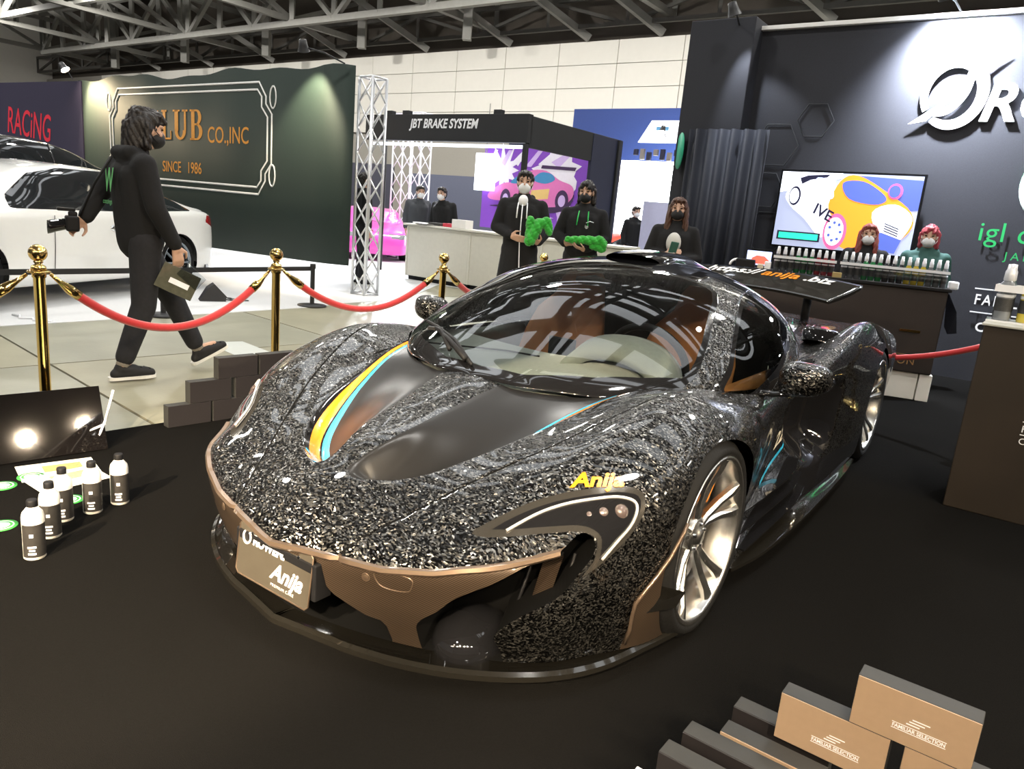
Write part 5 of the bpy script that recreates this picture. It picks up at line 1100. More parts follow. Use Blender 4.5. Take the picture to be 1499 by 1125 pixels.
def border(ins):
    x0, x1, z0, z1 = -5.95+ins, -1.28-ins, 1.24+ins, 2.80-ins; c = .30-ins*.6
    return [(x0+c,z1),(x1-c,z1),(x1-.14,z1-.20+ins),(x1-.14,z1-c),(x1,z1-c-.14),(x1,z0+c+.14),(x1-.14,z0+c),(x1-.14,z0+.20-ins),(x1-c,z0),(x0+c,z0),(x0+.14,z0+.20-ins),(x0+.14,z0+c),(x0,z0+c+.14),(x0,z1-c-.14),(x0+.14,z1-c),(x0+.14,z1-.20+ins)]
for ins in (0,.10): tube_obj('border_line', bl_(border(ins)), .015, M['line_white'], bn, 4, True)
for cx, cz, sg in ((-1.28,2.55,1),(-5.95,2.55,-1),(-1.28,1.48,1),(-5.95,1.48,-1)):
    tube_obj('corner_loop', bl_([(cx+sg*.02+.07*math.cos(a), cz+.15*math.sin(a)+.04) for a in np.linspace(0,2*math.pi,14,endpoint=False)]), .013, M['line_white'], bn, 4, True)
def btext(name, txt, x, z, mt, **kw): return text_obj(name, txt, basis((x,-.009,z),(1,0,0),(0,0,1),(0,-1,0)), mt, bn, **kw)
def serif_letter(ch, x, z, h, w):
    Mz = basis((x,-.007,z),(1,0,0),(0,0,1),(0,-1,0)); b = bmesh.new(); st = w*.26; se = h*.06
    def r(a0,b0,a1,b1): prism(b, [(a0*w,b0*h),(a1*w,b0*h),(a1*w,b1*h),(a0*w,b1*h)], .004, Mz)
    def arc(cx,cy,rx,ry,a0,a1,t0,t1):
        P_ = []
        for a in np.linspace(a0,a1,14): P_.append(((cx+rx*math.cos(a))*w,(cy+ry*math.sin(a))*h))
        for a in np.linspace(a1,a0,14): P_.append(((cx+(rx-t0)*math.cos(a))*w,(cy+(ry-t1)*math.sin(a))*h))
        prism(b, P_, .004, Mz)
    if ch == 'L': r(.12,0,.38,1); r(0,0,.95,.06); r(0,.94,.5,1); r(.88,0,.95,.30)
    if ch == 'U': r(.08,.3,.32,1); r(.74,.3,.86,1); r(-.04,.94,.44,1); r(.62,.94,.98,1); arc(.47,.32,.39,.32,math.pi,2*math.pi,.2,.08)
    if ch == 'B': r(.10,0,.34,1); r(0,0,.5,.06); r(0,.94,.5,1); r(.3,.49,.5,.55); arc(.48,.745,.36,.255,-math.pi/2,math.pi/2,.22,.06); arc(.48,.275,.44,.275,-math.pi/2,math.pi/2,.24,.06)
    if ch == 'C': arc(.55,.5,.52,.5,.7,2*math.pi-.7,.25,.07); r(.86,.66,.93,.98)
    bmesh.ops.recalc_face_normals(b, faces=b.faces); bm_obj('gold_letter', b, M['gold_print'], bn)
for ch, x, w in (('C',-4.66,.36),('L',-4.22,.30),('U',-3.86,.42),('B',-3.38,.38)): serif_letter(ch, x, 1.98, .46, w)
btext('gold_lettering', 'CO.,INC', -2.90, 1.95, M['gold_print'], size=.34, sx=.86, bold=.002); btext('gold_lettering', 'SINCE', -4.22, 1.47, M['gold_print'], size=.245, sx=.86, bold=.002); btext('gold_lettering', '1986', -3.48, 1.47, M['gold_print'], size=.245, sx=.86, bold=.002)
# navy cloth wall on its left with red brush lettering
nv = empty('fabric_banner', (-8.36,14.29,0), math.atan2(14.29-15.9,-8.36+11.1), 'dark navy cloth wall with red brush lettering at the left edge', 'banner')
b = bmesh.new(); bx(b, (-3.0,0,1.48), (6.0,.05,2.96)); bm_obj('banner_cloth', b, mat('navy_cloth', (.022,.018,.045), .8, 0, .2, 50), nv)
text_obj('red_lettering', 'RACiNG', basis((-2.75,-.03,2.02),(.99,0,-.10),(0.08,0,1),(0,-1,0)), mat('red_print', (.65,.02,.045), .6), nv, size=.72, shear=.15, sx=.62, bold=.004)
arm_spot((-8.6,14.4,3.0), (-8.45,13.9,3.12), (-7.9,13.8,2.4), 170, (1,.78,.5), 'glaring warm arm spotlight on top of the banner wall at left', 110, .05, 220)
arm_spot(wp(-7.95,6.84,2.98), wp(-8.30,6.45,3.12), wp(-8.55,6.81,2.2), 120, (1,.86,.6), 'black arm spotlight on top of the green banner near its right end', 80, .04, 2)
def lattice(p, h, w, rz, mt, label, group=None):
    t = empty('truss_column', p, rz, label, 'truss', group); k = w/2
    for x, y in ((-k,-k),(k,-k),(k,k),(-k,k)): tube_obj('upright', [(x,y,0),(x,y,h)], .02, mt, t, 8)
    nseg = int(h/(w*1.15)); dz = h/nseg
    for i in range(nseg):
        for (x0,y0),(x1,y1) in (((-k,-k),(k,-k)),((k,-k),(k,k)),((k,k),(-k,k)),((-k,k),(-k,-k))):
            tube_obj('brace', [(x0,y0,i*dz),(x1,y1,(i+1)*dz)], .010, mt, t, 5); tube_obj('brace', [(x1,y1,i*dz),(x0,y0,(i+1)*dz)], .010, mt, t, 5)
    for z in (0.02,h):
        for (x0,y0),(x1,y1) in (((-k,-k),(k,-k)),((k,-k),(k,k)),((k,k),(-k,k)),((-k,k),(-k,-k))): tube_obj('cross_bar', [(x0,y0,z),(x1,y1,z)], .016, mt, t, 6)
lattice((-2.18,10.36,.006), 2.86, .25, RZ_W, M['alu'], 'silver lattice truss column at the right end of the green banner')
lattice((-3.05,18.1,.006), 3.3, .32, RZ_W, mat('white_truss', (.85,.87,.92), .4, .2), 'white lattice truss column, left of the far pair beside the counter'); lattice((-2.55,17.6,.006), 3.3, .32, RZ_W, D.materials['white_truss'], 'white lattice truss column, right of the far pair beside the counter')
o = tube_obj('pole', [(-2.75,14.46,.006),(-2.75,14.46,2.6)], .022, M['steel_black'], None, 8); tag(o, 'thin black upright pole between the lattice columns', 'pole')
# -------------------------------------------------- brake system booth
M['jbt'] = mat('matte_black_board', (.014,.015,.018), .6, 0, .15, 4); M['navy'] = mat('navy_board', (.018,.022,.05), .6, 0, .15, 4)
jb = empty('exhibit_booth', wp(-6.88,9.5,0), RZ_W, 'black booth frame with white brake system lettering and a purple poster', 'booth')
b = bmesh.new(); bx(b, (-1.78,.06,2.56), (3.56,.12,.42), None, .004); bm_obj('fascia', b, M['jbt'], jb)
b = bmesh.new(); bx(b, (-.04,1.52,2.52), (.08,2.9,.46), None, .004); bm_obj('fascia', b, M['jbt'], jb)
b = bmesh.new(); bx(b, (-.04,.04,1.17), (.07,.07,2.34), None, .003); bm_obj('post', b, M['jbt'], jb)
b = bmesh.new(); bx(b, (-.02,2.45,1.37), (.06,1.05,2.74), None, .003); bm_obj('end_panel', b, M['navy'], jb)
b = bmesh.new(); bx(b, (-1.9,2.75,1.37), (1.0,.06,2.74), None, .003); bm_obj('back_panel', b, M['navy'], jb)
b = bmesh.new(); bx(b, (-.9,2.80,1.37), (1.9,.06,2.74), None, .003); bm_obj('back_panel', b, M['jbt'], jb)
b = bmesh.new(); bx(b, (-1.78,.14,2.30), (3.4,.04,.05), None, .003); bm_obj('light_rail', b, mat('rail_glow', (.8,.85,1), .4, emit=(.8,.88,1), estr=1.2), jb)
text_obj('fascia_lettering', 'JBT BRAKE SYSTEM', basis((-2.46,-.004,2.555),(1,0,0),(0,0,1),(0,-1,0)), M['sign_white'], jb, size=.20, shear=.2, bold=.006, sx=.88)
for x in (-3.0,-.62,-2.6): 
    b = bmesh.new(); bx(b, (x,.06,2.80), (.14,.10,.07)); bm_obj('clamp', b, M['jbt'], jb)
# poster with a splashy pink race car
ps = empty('poster', wp(-6.88-1.70,9.5+2.66,1.76), RZ_W, 'purple poster with a splashy pink race car in the black booth', 'poster')
P_ = {n: mat('poster_'+n, c, .5, 0, .05, 20) for n, c in dict(purple=(.22,.06,.50), lilac=(.62,.45,.80), pink=(.72,.18,.48), white=(.82,.78,.88), blue=(.05,.25,.50), dark=(.05,.02,.08), yellow=(.8,.55,.2)).items()}
b = bmesh.new(); bx(b, (0,0,0), (2.46,.02,1.58)); bm_obj('poster_sheet', b, P_['purple'], ps)
def star(cx, cz, r0, r1, n, rot=0): return [(cx+(r0 if k%2 else r1*(.6+.4*((k*7)%5)/4))*math.cos(rot+k*math.pi/n), cz+(r0 if k%2 else r1*(.6+.4*((k*3)%5)/4))*math.sin(rot+k*math.pi/n)) for k in range(2*n)]
flat_poly(ps, 'poster_splash', star(-.72,.36,.22,.62,11), P_['white'], -.012); flat_poly(ps, 'poster_splash', star(.55,.22,.46,.66,15,.2), P_['white'], -.012); flat_poly(ps, 'poster_splash', star(-.1,-.5,.30,.75,13,.5), P_['lilac'], -.0125); flat_poly(ps, 'poster_splash', star(.85,-.45,.2,.36,9,.1), P_['lilac'], -.013)
flat_poly(ps, 'poster_car_shadow', spline([(-1.0,-.34),(-.4,-.36),(.3,-.42),(.85,-.30),(.95,.0),(.4,-.2)], 4, True), P_['dark'], -.015)
flat_poly(ps, 'poster_car_body', spline([(-1.05,-.10),(-.72,.10),(-.30,.16),(-.10,.36),(.30,.38),(.62,.22),(.92,.12),(.95,-.08),(.70,-.26),(.1,-.30),(-.5,-.24),(-1.0,-.22)], 4, True), P_['pink'], -.017)
flat_poly(ps, 'poster_car_glass', spline([(.02,.20),(.18,.34),(.42,.33),(.52,.22),(.30,.14)], 4, True), P_['blue'], -.019); flat_poly(ps, 'poster_car_glass', spline([(-.52,.12),(-.34,.26),(-.10,.30),(-.18,.14)], 4, True), P_['blue'], -.019)
flat_poly(ps, 'poster_car_wing', [(.18,.42),(.95,.40),(.98,.46),(.2,.48)], P_['dark'], -.018); flat_poly(ps, 'poster_car_number', [(.0,.0),(.42,.05),(.40,-.14),(-.02,-.18)], P_['yellow'], -.019)
for cx, cz, rx in ((.72,-.16,.15),(-.62,-.20,.13)):
    flat_poly(ps, 'poster_car_wheel', [(cx+rx*math.cos(a), cz+.2*math.sin(a)) for a in np.linspace(0,2*math.pi,20,endpoint=False)], P_['dark'], -.020)
    flat_poly(ps, 'poster_car_rim', [(cx+rx*.55*math.cos(a), cz+.11*math.sin(a)) for a in np.linspace(0,2*math.pi,16,endpoint=False)], P_['lilac'], -.0215)
for q in range(6): flat_poly(ps, 'poster_streak', [(-1.1+.30*q,.44+.05*(q%3)),(-1.02+.32*q,.44),(-.9+.36*q,.74),(-.98+.35*q,.74)], P_['lilac'] if q%2 else P_['white'], -.0125)
# counter in front of it: separate white units under one worktop
ctop = box('worktop', wp(-7.18,9.72,.955), (4.34,.52,.035), mat('cream_laminate', (.72,.70,.62), .45), None, .006, RZ_W); tag(ctop, 'long cream worktop of the counter behind the men', 'worktop')
for k in range(3):
    cu = empty('counter_unit', wp(-9.28+1.42*k+.70,9.74,0), RZ_W, 'cream counter unit under the long worktop, %s of three' % ('leftmost','middle','rightmost')[k], 'counter'); b = bmesh.new(); bx(b, (0,0,.505), (1.40,.46,.85), None, .004); bm_obj('carcass', b, mat('cream_panel', (.66,.64,.56), .5) if k == 0 else D.materials['cream_panel'], cu); b = bmesh.new(); bx(b, (0,.03,.045), (1.36,.40,.075)); bm_obj('plinth', b, M['dark'], cu)
    b = bmesh.new(); bx(b, (-.69,-.235,.50), (.03,.02,.84)); bm_obj('edge_strip', b, D.materials['cream_laminate'], cu)
for k, (s, w, h, c, lb) in enumerate(((-9.05,.34,.03,(.75,.75,.75),'flat stack of pale leaflets at the left end of the cream worktop'),(-8.72,.26,.05,(.05,.05,.05),'dark tray lying on the cream worktop'),(-8.42,.20,.06,(.6,.05,.08),'red folded cloth on the cream worktop'),(-8.17,.30,.14,(.82,.80,.78),'stack of white cartons at the booth post on the worktop'),(-8.86,.28,.02,(.14,.13,.12),'dark printed flyer hanging over the worktop edge'))):
    o = box('worktop_item', wp(s,9.66 if k < 4 else 9.50,.9745+h/2), (w,.20,h), mat('item_%d' % k, c, .5), None, .006, RZ_W); tag(o, lb, ('leaflets','tray','cloth','cartons','flyer')[k]); o.name = ('leaflet_stack','tray','folded_cloth','carton_stack','flyer')[k]
o = box('hanging_monitor', wp(-9.65,12.0,2.05), (.50,.06,.72), mat('monitor_glow', (.9,.95,1), .4, emit=(.85,.92,1), estr=1.6), None, .01, RZ_W); tag(o, 'bright white hanging monitor seen through the booth opening', 'monitor'); tube_obj('monitor_rod', [(0,0,.36),(0,0,1.3)], .012, M['steel'], o, 5)
# -------------------------------------------------- glaring white booth behind, seen to the right of the poster
gb = empty('light_booth', wp(-9.25,19.0,0), RZ_W, 'glaring white booth wall with painted-in glow behind the two far visitors', 'booth'); b = bmesh.new(); bx(b, (.1,.05,1.55), (2.6,.1,2.9), None, .005); bm_obj('lit_wall', b, mat('glow_white', (1,1,1), .5, emit=(.93,.97,1), estr=6.0, noise=.02), gb)  # emission stands in for strong lamps shining on a white wall
b = bmesh.new(); prism(b, [(-.75,3.48),(1.5,3.48),(1.5,4.05),(-.40,4.05)], .08, basis((0,.05,0),(1,0,0),(0,0,1),(0,-1,0))); bmesh.ops.recalc_face_normals(b, faces=b.faces); bm_obj('sign_board', b, mat('sign_glow', (.9,.95,1), .5, emit=(.9,.95,1), estr=.9), gb)
b = bmesh.new(); bx(b, (-.05,-.05,3.84), (.36,.01,.09), None, .003); bm_obj('sign_plate', b, mat('sign_blue', (.15,.45,.75), .5), gb)
for k in range(9):
    b = bmesh.new(); bx(b, (-.75+.2*k,-.05,3.22-.05*(k%3)), (.12,.10,.16+.06*((k*5)%3)), None, .01); bm_obj('hanging_goods', b, M['steel'] if k%2 else M['navy'], gb)
o = box('poster_board', wp(-6.45,13.5,1.05), (.75,.03,1.4), mat('pale_lilac_board', (.55,.56,.78), .5), None, .004, RZ_W); tag(o, 'pale lilac board standing left of the woman with long hair', 'board')
o = box('booth_fascia', wp(-9.6,20.5,3.8), (7.0,.1,1.6), mat('blue_fascia', (.03,.06,.22), .6), None, 0, RZ_W); tag(o, 'dark blue overhead fascia of a far booth', 'booth fascia')
b = bmesh.new(); lathe(b, [(0,0),(.17,.0),(.17,.01),(0,.01)], 30, basis((0,0,0),(1,0,0),(0,0,1.25),(0,-1,0))); o = bm_obj('round_sign', b, mat('green_disc', (.02,.35,.20), .5)); o.location = wp(-3.98,8.66,2.20); o.rotation_euler = (0,0,RZ_W-.9); tag(o, 'green round sign on the edge of the dark curtain', 'sign')
for (x, y, z, pw) in ((-2.9,16.2,2.9,420),):
    arm_spot((x,y+.3,z), (x,y,z+.1), (x+.3,y-3,1.2), pw, COOL, 'glaring white spotlight above the far lattice columns', 120, .08, 400)
arm_spot(wp(-7.7,15.9,3.25), wp(-7.6,15.5,3.35), wp(-7.5,14.5,.8), 300, COOL, 'glaring white spotlight on the white booth sign', 120, .08, 300)
# far booths that fill the hall behind the counter
for k, (s, off, w, h, c, lb) in enumerate(((-20,24,7,2.6,(.10,.11,.16),'dark far booth wall left of the lattice columns'),(-13.5,21.5,3.4,2.5,(.72,.74,.80),'pale far booth wall behind the lattice columns'),(-15.5,26,4,3.2,(.22,.17,.13),'brown far booth wall seen through the booth opening'),(-30,25,9,3.0,(.05,.05,.07),'black far booth wall behind the green banner'))):
    o = box('far_booth_wall', wp(s,off,h/2), (w,.12,h), mat('far_wall_%d' % k, c, .6), None, 0, RZ_W); tag(o, lb, 'booth wall')
# -------------------------------------------------- black panel, leaflets, bottles and coasters in the left foreground
pd = Vector((.682,.731,0)); pn = Vector((.691,-.641,.333)).normalized(); pu = pn.cross(pd).normalized(); pu = pu if pu.z > 0 else -pu
bp0 = Vector((-1.925,3.385,.012)); b = bmesh.new(); bx(b, (-.75,.155,-.006), (1.5,.31,.010), None, .002); o = bm_obj('glossy_panel', b, mat('black_mirror_acrylic', (.006,.005,.005), .035, 0, .1, coat=1)); o.matrix_world = basis(bp0, pd, pu, pn); tag(o, 'glossy black acrylic panel leaning at the left edge of the carpet', 'panel')
t = empty('panel_easel', bp0, 0, 'small pale wire easel holding the glossy black panel', 'easel'); 
for a, c in (((-.06,-.02,.0),(-.02,.02,.14)),((-.25,-.16,.0),(-.02,.02,.12)),((-.02,.02,.14),(.0,.06,.28))): tube_obj('wire', [a,c], .006, M['sign_white'], t, 6)
pp = mat('leaflet_paper', (.82,.80,.70), .6, 0, .05); 
for k, (x, y, a, w, h, lb) in enumerate(((-1.98,3.08,.72,.30,.21,'white leaflet nearest the glossy panel'),(-1.88,2.98,.95,.28,.20,'white leaflet lying on top behind the bottles'))):
    t = empty('leaflet', (x,y,.009+.003*k), a, lb, 'leaflet'); b = bmesh.new(); bx(b, (0,0,.001), (w,h,.002)); bm_obj('sheet', b, pp, t); b = bmesh.new(); bx(b, (.02,.02,.0024), (w*.5,h*.4,.0006)); bm_obj('printed_picture', b, mat('leaflet_print_%d' % k, ((.45,.30,.12),(.35,.28,.18))[k], .6, 0, .5, 60), t)
M['green_b'] = mat('green_disc_print', (.05,.42,.06), .5)
for k, (x, y, lb) in enumerate(((-1.83,2.50,'green and white round coaster left of the nearest bottle'),(-2.07,2.85,'green and white round coaster at the left edge'),(-2.03,2.97,'green and white round coaster touching the leaflet'),(-1.745,2.775,'green and white round coaster between the rear bottles'))):
    t = empty('coaster', (x,y,.0085), .3*k, lb, 'coaster'); b = bmesh.new(); lathe(b, [(0,0),(.052,0),(.052,.003),(0,.003)], 28); bm_obj('disc', b, M['green_b'], t); b = bmesh.new(); lathe(b, [(0,.0034),(.026,.0034)], 20); bm_obj('disc_mark', b, M['sign_white'], t); b = bmesh.new(); lathe(b, [(.036,.0034),(.040,.0034)], 24); bm_obj('disc_ring', b, M['sign_white'], t)
def care_bottle(loc, rz, label):
    t = empty('care_bottle', loc, rz, label, 'bottle', 'white care bottles on the carpet')
    b = bmesh.new(); lathe(b, [(0,0),(.030,0),(.034,.004),(.034,.150),(.031,.165),(.018,.182),(.0145,.186),(.0145,.190)], 24); bm_obj('bottle_body', b, M['white_plastic'], t)
    b = bmesh.new(); lathe(b, [(.0345,.012),(.0346,.013),(.0346,.128),(.0345,.129)], 24, None, 0, 2.6); b.transform(Matrix.Rotation(-1.95,4,'Z')); bm_obj('bottle_label', b, M['black_label'], t)
    b = bmesh.new(); lathe(b, [(.0165,.186),(.0168,.188),(.0168,.206),(.015,.210),(0,.210)], 16); bm_obj('bottle_cap', b, M['dark'], t)
    for q, (z, w) in enumerate(((.085,.012),(.046,.026),(.034,.018),(.022,.024))):
        b = bmesh.new(); a0 = -.95
        lathe(b, [(.0348,z),(.0349,z+.001),(.0349,z+(.011 if q == 0 else .006)),(.0348,z+(.012 if q == 0 else .007))], 6, None, 0, w/.034); b.transform(Matrix.Rotation(a0-w/.068,4,'Z')); bm_obj('label_print', b, M['sign_white'], t)
    return t
M['white_plastic'] = mat('white_plastic', (.80,.77,.70), .35, 0, .03); M['black_label'] = mat('black_label', (.03,.028,.026), .4, 0, .3, 60)
for (x, y), lb in zip(((-1.575,2.30),(-1.62,2.46),(-1.66,2.60),(-1.60,2.69),(-1.55,2.795)), ('white care bottle with black label nearest the camera','white care bottle just behind the nearest one','white care bottle half hidden at the back left of the row','white care bottle second from the right in the row','white care bottle at the right end of the row')): care_bottle((x,y,.008), -.25, lb)
# -------------------------------------------------- stepped gift boxes
M['box_tan'] = mat('tan_card_face', (.36,.25,.165), .5, 0, .06, 60); M['box_black'] = mat('black_card', (.030,.030,.028), .6, 0, .1, 60)
M['box_dark'] = mat('black_and_shaded_card', (.016,.0135,.0145), .55, 0, .1, 60)  # black card; also carries the shade on the lower right boxes
def gift_box(p, rz, label, group, logo=True, face=None):
    t = empty('gift_box', p, rz, label, 'box', group); b = bmesh.new(); bx(b, (.12,.028,.06), (.238,.054,.119), None, .0015); bm_obj('carton', b, M['box_black'], t)
    b = bmesh.new(); bx(b, (.12,-.0008,.06), (.236,.003,.117), None, .0006); bm_obj('front_face', b, face or M['box_tan'], t)
    if logo:
        Mx = basis((.135,-.0030,.036),(1,0,0),(0,0,1),(0,-1,0)); text_obj('face_lettering', 'FAMILIAR SELECTION', Mx, M['sign_white'], t, size=.0125, align='CENTER', sx=.86, bold=.0003)
        for z in (.033,.047): b = bmesh.new(); bx(b, (.135,-.0028,z), (.105,.0006,.0012)); bm_obj('face_rule', b, M['sign_white'], t)
        for q in range(3): b = bmesh.new(); bx(b, (.136-.007*q,-.0028,.067-.0065*q), (.034-.004*q,.0006,.0024)); bm_obj('face_mark', b, M['sign_white'], t)
    return t
ra = math.radians(-36); ea = Vector((math.cos(ra),math.sin(ra),0)); A0 = Vector((.822,1.466,.008))
grp = 'tan faced gift boxes at the lower right'
gift_box(A0+UPV*.24, ra, 'tan-faced gift box on top of the lower right stack', grp)
gift_box(A0-ea*.150+UPV*.12, ra, 'tan-faced gift box on the middle tier, left of the top box', grp); gift_box(A0+ea*.115+UPV*.12, ra, 'tan-faced gift box on the middle tier, right under the top box', grp)
for k, l in enumerate(('leftmost','second from the left','third from the left')): gift_box(Vector((.573,1.556,.008))+ea*.262*k, ra, 'tan-faced gift box on the bottom tier, %s' % l, grp)
for p, l in zip(((.632,1.655,.008),(.479,1.540,.008),(.408,1.466,.008)), ('gift box with shade-darkened face standing behind the tan boxes','gift box with shade-darkened face left of the tan boxes, right one of two','gift box with shade-darkened face left of the tan boxes, left one of two')): gift_box(p, ra, l, 'shade-darkened gift boxes at the lower right', False, M['box_dark'])  # faces coloured dark for the shadow these boxes stand in
o = box('white_card', (.395,1.40,.058), (.10,.012,.10), M['sign_white'], None, .001, ra); tag(o, 'white card edge at the bottom of the frame left of the boxes', 'card')
rb = math.atan2(RD.y,RD.x); Lb = Vector((-1.825,3.785,.008)); grp = 'black gift boxes stepped along the rope'
n_ = ['leftmost','second','third','fourth','fifth']
for tier, (s0, cnt) in enumerate(((0,4),(.12,3),(.27,2))):
    for k in range(cnt):
        gift_box(Lb+RD*(s0+(.252 if tier != 1 else .265)*k+(.012 if tier == 2 else 0))+UPV*.12*tier, rb, 'black gift box, %s tier of the stepped stack by the rope, %s from left' % (('bottom','middle','top')[tier], ('first','second','third','fourth')[k]), grp, False, M['box_dark'])
# ------------------------------------------------------------------ people: bodies grown from tapered limbs into one skin
def cone_piece(bm, p0, r0, p1, r1, n=14, sy=1.):
    p0, p1 = Vector(p0), Vector(p1); d = p1-p0; L = max(d.length, 1e-4); x, y, z = frame_of(d if d.length > 1e-4 else (0,0,1))
    prof = [(r0*math.cos(a), r0*math.sin(a)) for a in np.linspace(-math.pi/2,0,5)]+[(r1*math.cos(a), L+r1*math.sin(a)) for a in np.linspace(0,math.pi/2,5)]
    prof[0] = (0,-r0); prof[-1] = (0,L+r1); lathe(bm, prof, n, basis(p0,x,y,z))
def ell_piece(bm, c, r, M3=None):
    k = bmesh.ops.create_uvsphere(bm, u_segments=18, v_segments=12, radius=1)
    for v in k['verts']:
        q = Vector((v.co.x*r[0], v.co.y*r[1], v.co.z*r[2])); v.co = Vector(c)+(M3 @ q if M3 is not None else q)
def blob(name, items, vox, mt, parent, smooth=4, cut=None):
    bm = bmesh.new()
    for it in items:
        if it[0] == 'e': ell_piece(bm, *it[1:])
        else: cone_piece(bm, *it)
    bmesh.ops.recalc_face_normals(bm, faces=bm.faces)
    me = D.meshes.new('tmp'); bm.to_mesh(me); bm.free(); o = D.objects.new('tmp', me)
    r = o.modifiers.new('r','REMESH'); r.mode = 'VOXEL'; r.voxel_size = vox; s = o.modifiers.new('s','SMOOTH'); s.iterations = smooth; s.factor = .5
    nm = evaluated_mesh(o); D.meshes.remove(me)
    if cut is not None:
        b2 = bmesh.new(); b2.from_mesh(nm); bmesh.ops.delete(b2, geom=[v for v in b2.verts if cut(v.co)], context='VERTS'); b2.to_mesh(nm); b2.free()
    nm.name = name; return link(name, nm, mt, parent, True)
def V3(*a): return Vector(a)
def hand_items(w, f, n, side, curl, s=1., spread=.0):
    """palm, four fingers of unequal length and a thumb leaving the side of the palm. f: finger direction, n: palm normal (the way fingers curl)"""
    f = Vector(f).normalized(); n = Vector(n); n = (n-f*n.dot(f)).normalized(); t = f.cross(n).normalized()*side   # t points to the thumb side
    w = Vector(w); it = [(w-f*.02, .026*s, w+f*.02, .027*s)]
    for q in (-.027,-.009,.009,.027): it.append((w+f*.02*s+t*q*.6*s, .016*s, w+f*.088*s+t*q*s, .0125*s))
    for i, L in enumerate((.058,.070,.076,.070)):
        q = (-.030,-.010,.0105,.031)[i]; p = w+f*.092*s+t*q*s; d = f.copy(); seg = (L*.45,L*.32,L*.26); rr = (.0096,.0088,.0078)
        sp = t*(q*spread)
        for k in range(3):
            a = curl*(.75,1.0,.8)[k]; d = (d*math.cos(a)+n*math.sin(a)).normalized(); 
            n2 = n
            p2 = p+(d+sp).normalized()*seg[k]*s*1.15; it.append((p, rr[k]*s, p2, rr[min(k+1,2)]*s*.95)); p = p2
            n = (n-f*0) ; 
    p = w+f*.022*s+t*.030*s; d = (f*.55+t*.75+n*.25).normalized(); p2 = p+d*.042*s; it.append((p,.014*s,p2,.011*s)); d2 = (f*.85+t*.15+n*.5).normalized(); p3 = p2+d2*.030*s; it.append((p2,.011*s,p3,.009*s)); it.append((p3,.009*s,p3+(f*.8+n*.6)*.022*s,.0075*s))
    return it
M['skin'] = mat('skin', (.55,.34,.24), .5, 0, .08, 60); M['black_cloth'] = mat('black_cotton', (.008,.008,.009), .9, 0, .2, 120, bump=.7, bscale=11); M['jeans'] = mat('washed_black_denim', (.014,.014,.017), .85, 0, .3, 40, bump=.6, bscale=14)
M['hair'] = mat('dark_hair', (.012,.009,.008), .45, 0, .3, 120, bump=.4, bscale=90); M['hair_brown'] = mat('brown_hair', (.07,.03,.017), .45, 0, .3, 120, bump=.4, bscale=90); M['hair_red'] = mat('reddish_hair', (.22,.05,.04), .45, 0, .3, 120, bump=.4, bscale=90)
M['mask_white'] = mat('white_mask', (.75,.76,.78), .7); M['mask_black'] = mat('black_mask', (.012,.012,.014), .7); M['shoe'] = mat('black_suede', (.010,.010,.011), .7); M['sole'] = mat('white_sole', (.72,.72,.68), .6); M['sock'] = mat('grey_sock', (.33,.30,.26), .8); M['eye'] = mat('eye', (.03,.02,.015), .2, 0, .02)
GREEN_CLOTH = mat('green_microfibre', (.02,.34,.025), .8, 0, .25, 30, sheen=.4)
def limb_chain(pts, rs): return [(pts[i], rs[i], pts[i+1], rs[i+1]) for i in range(len(pts)-1)]
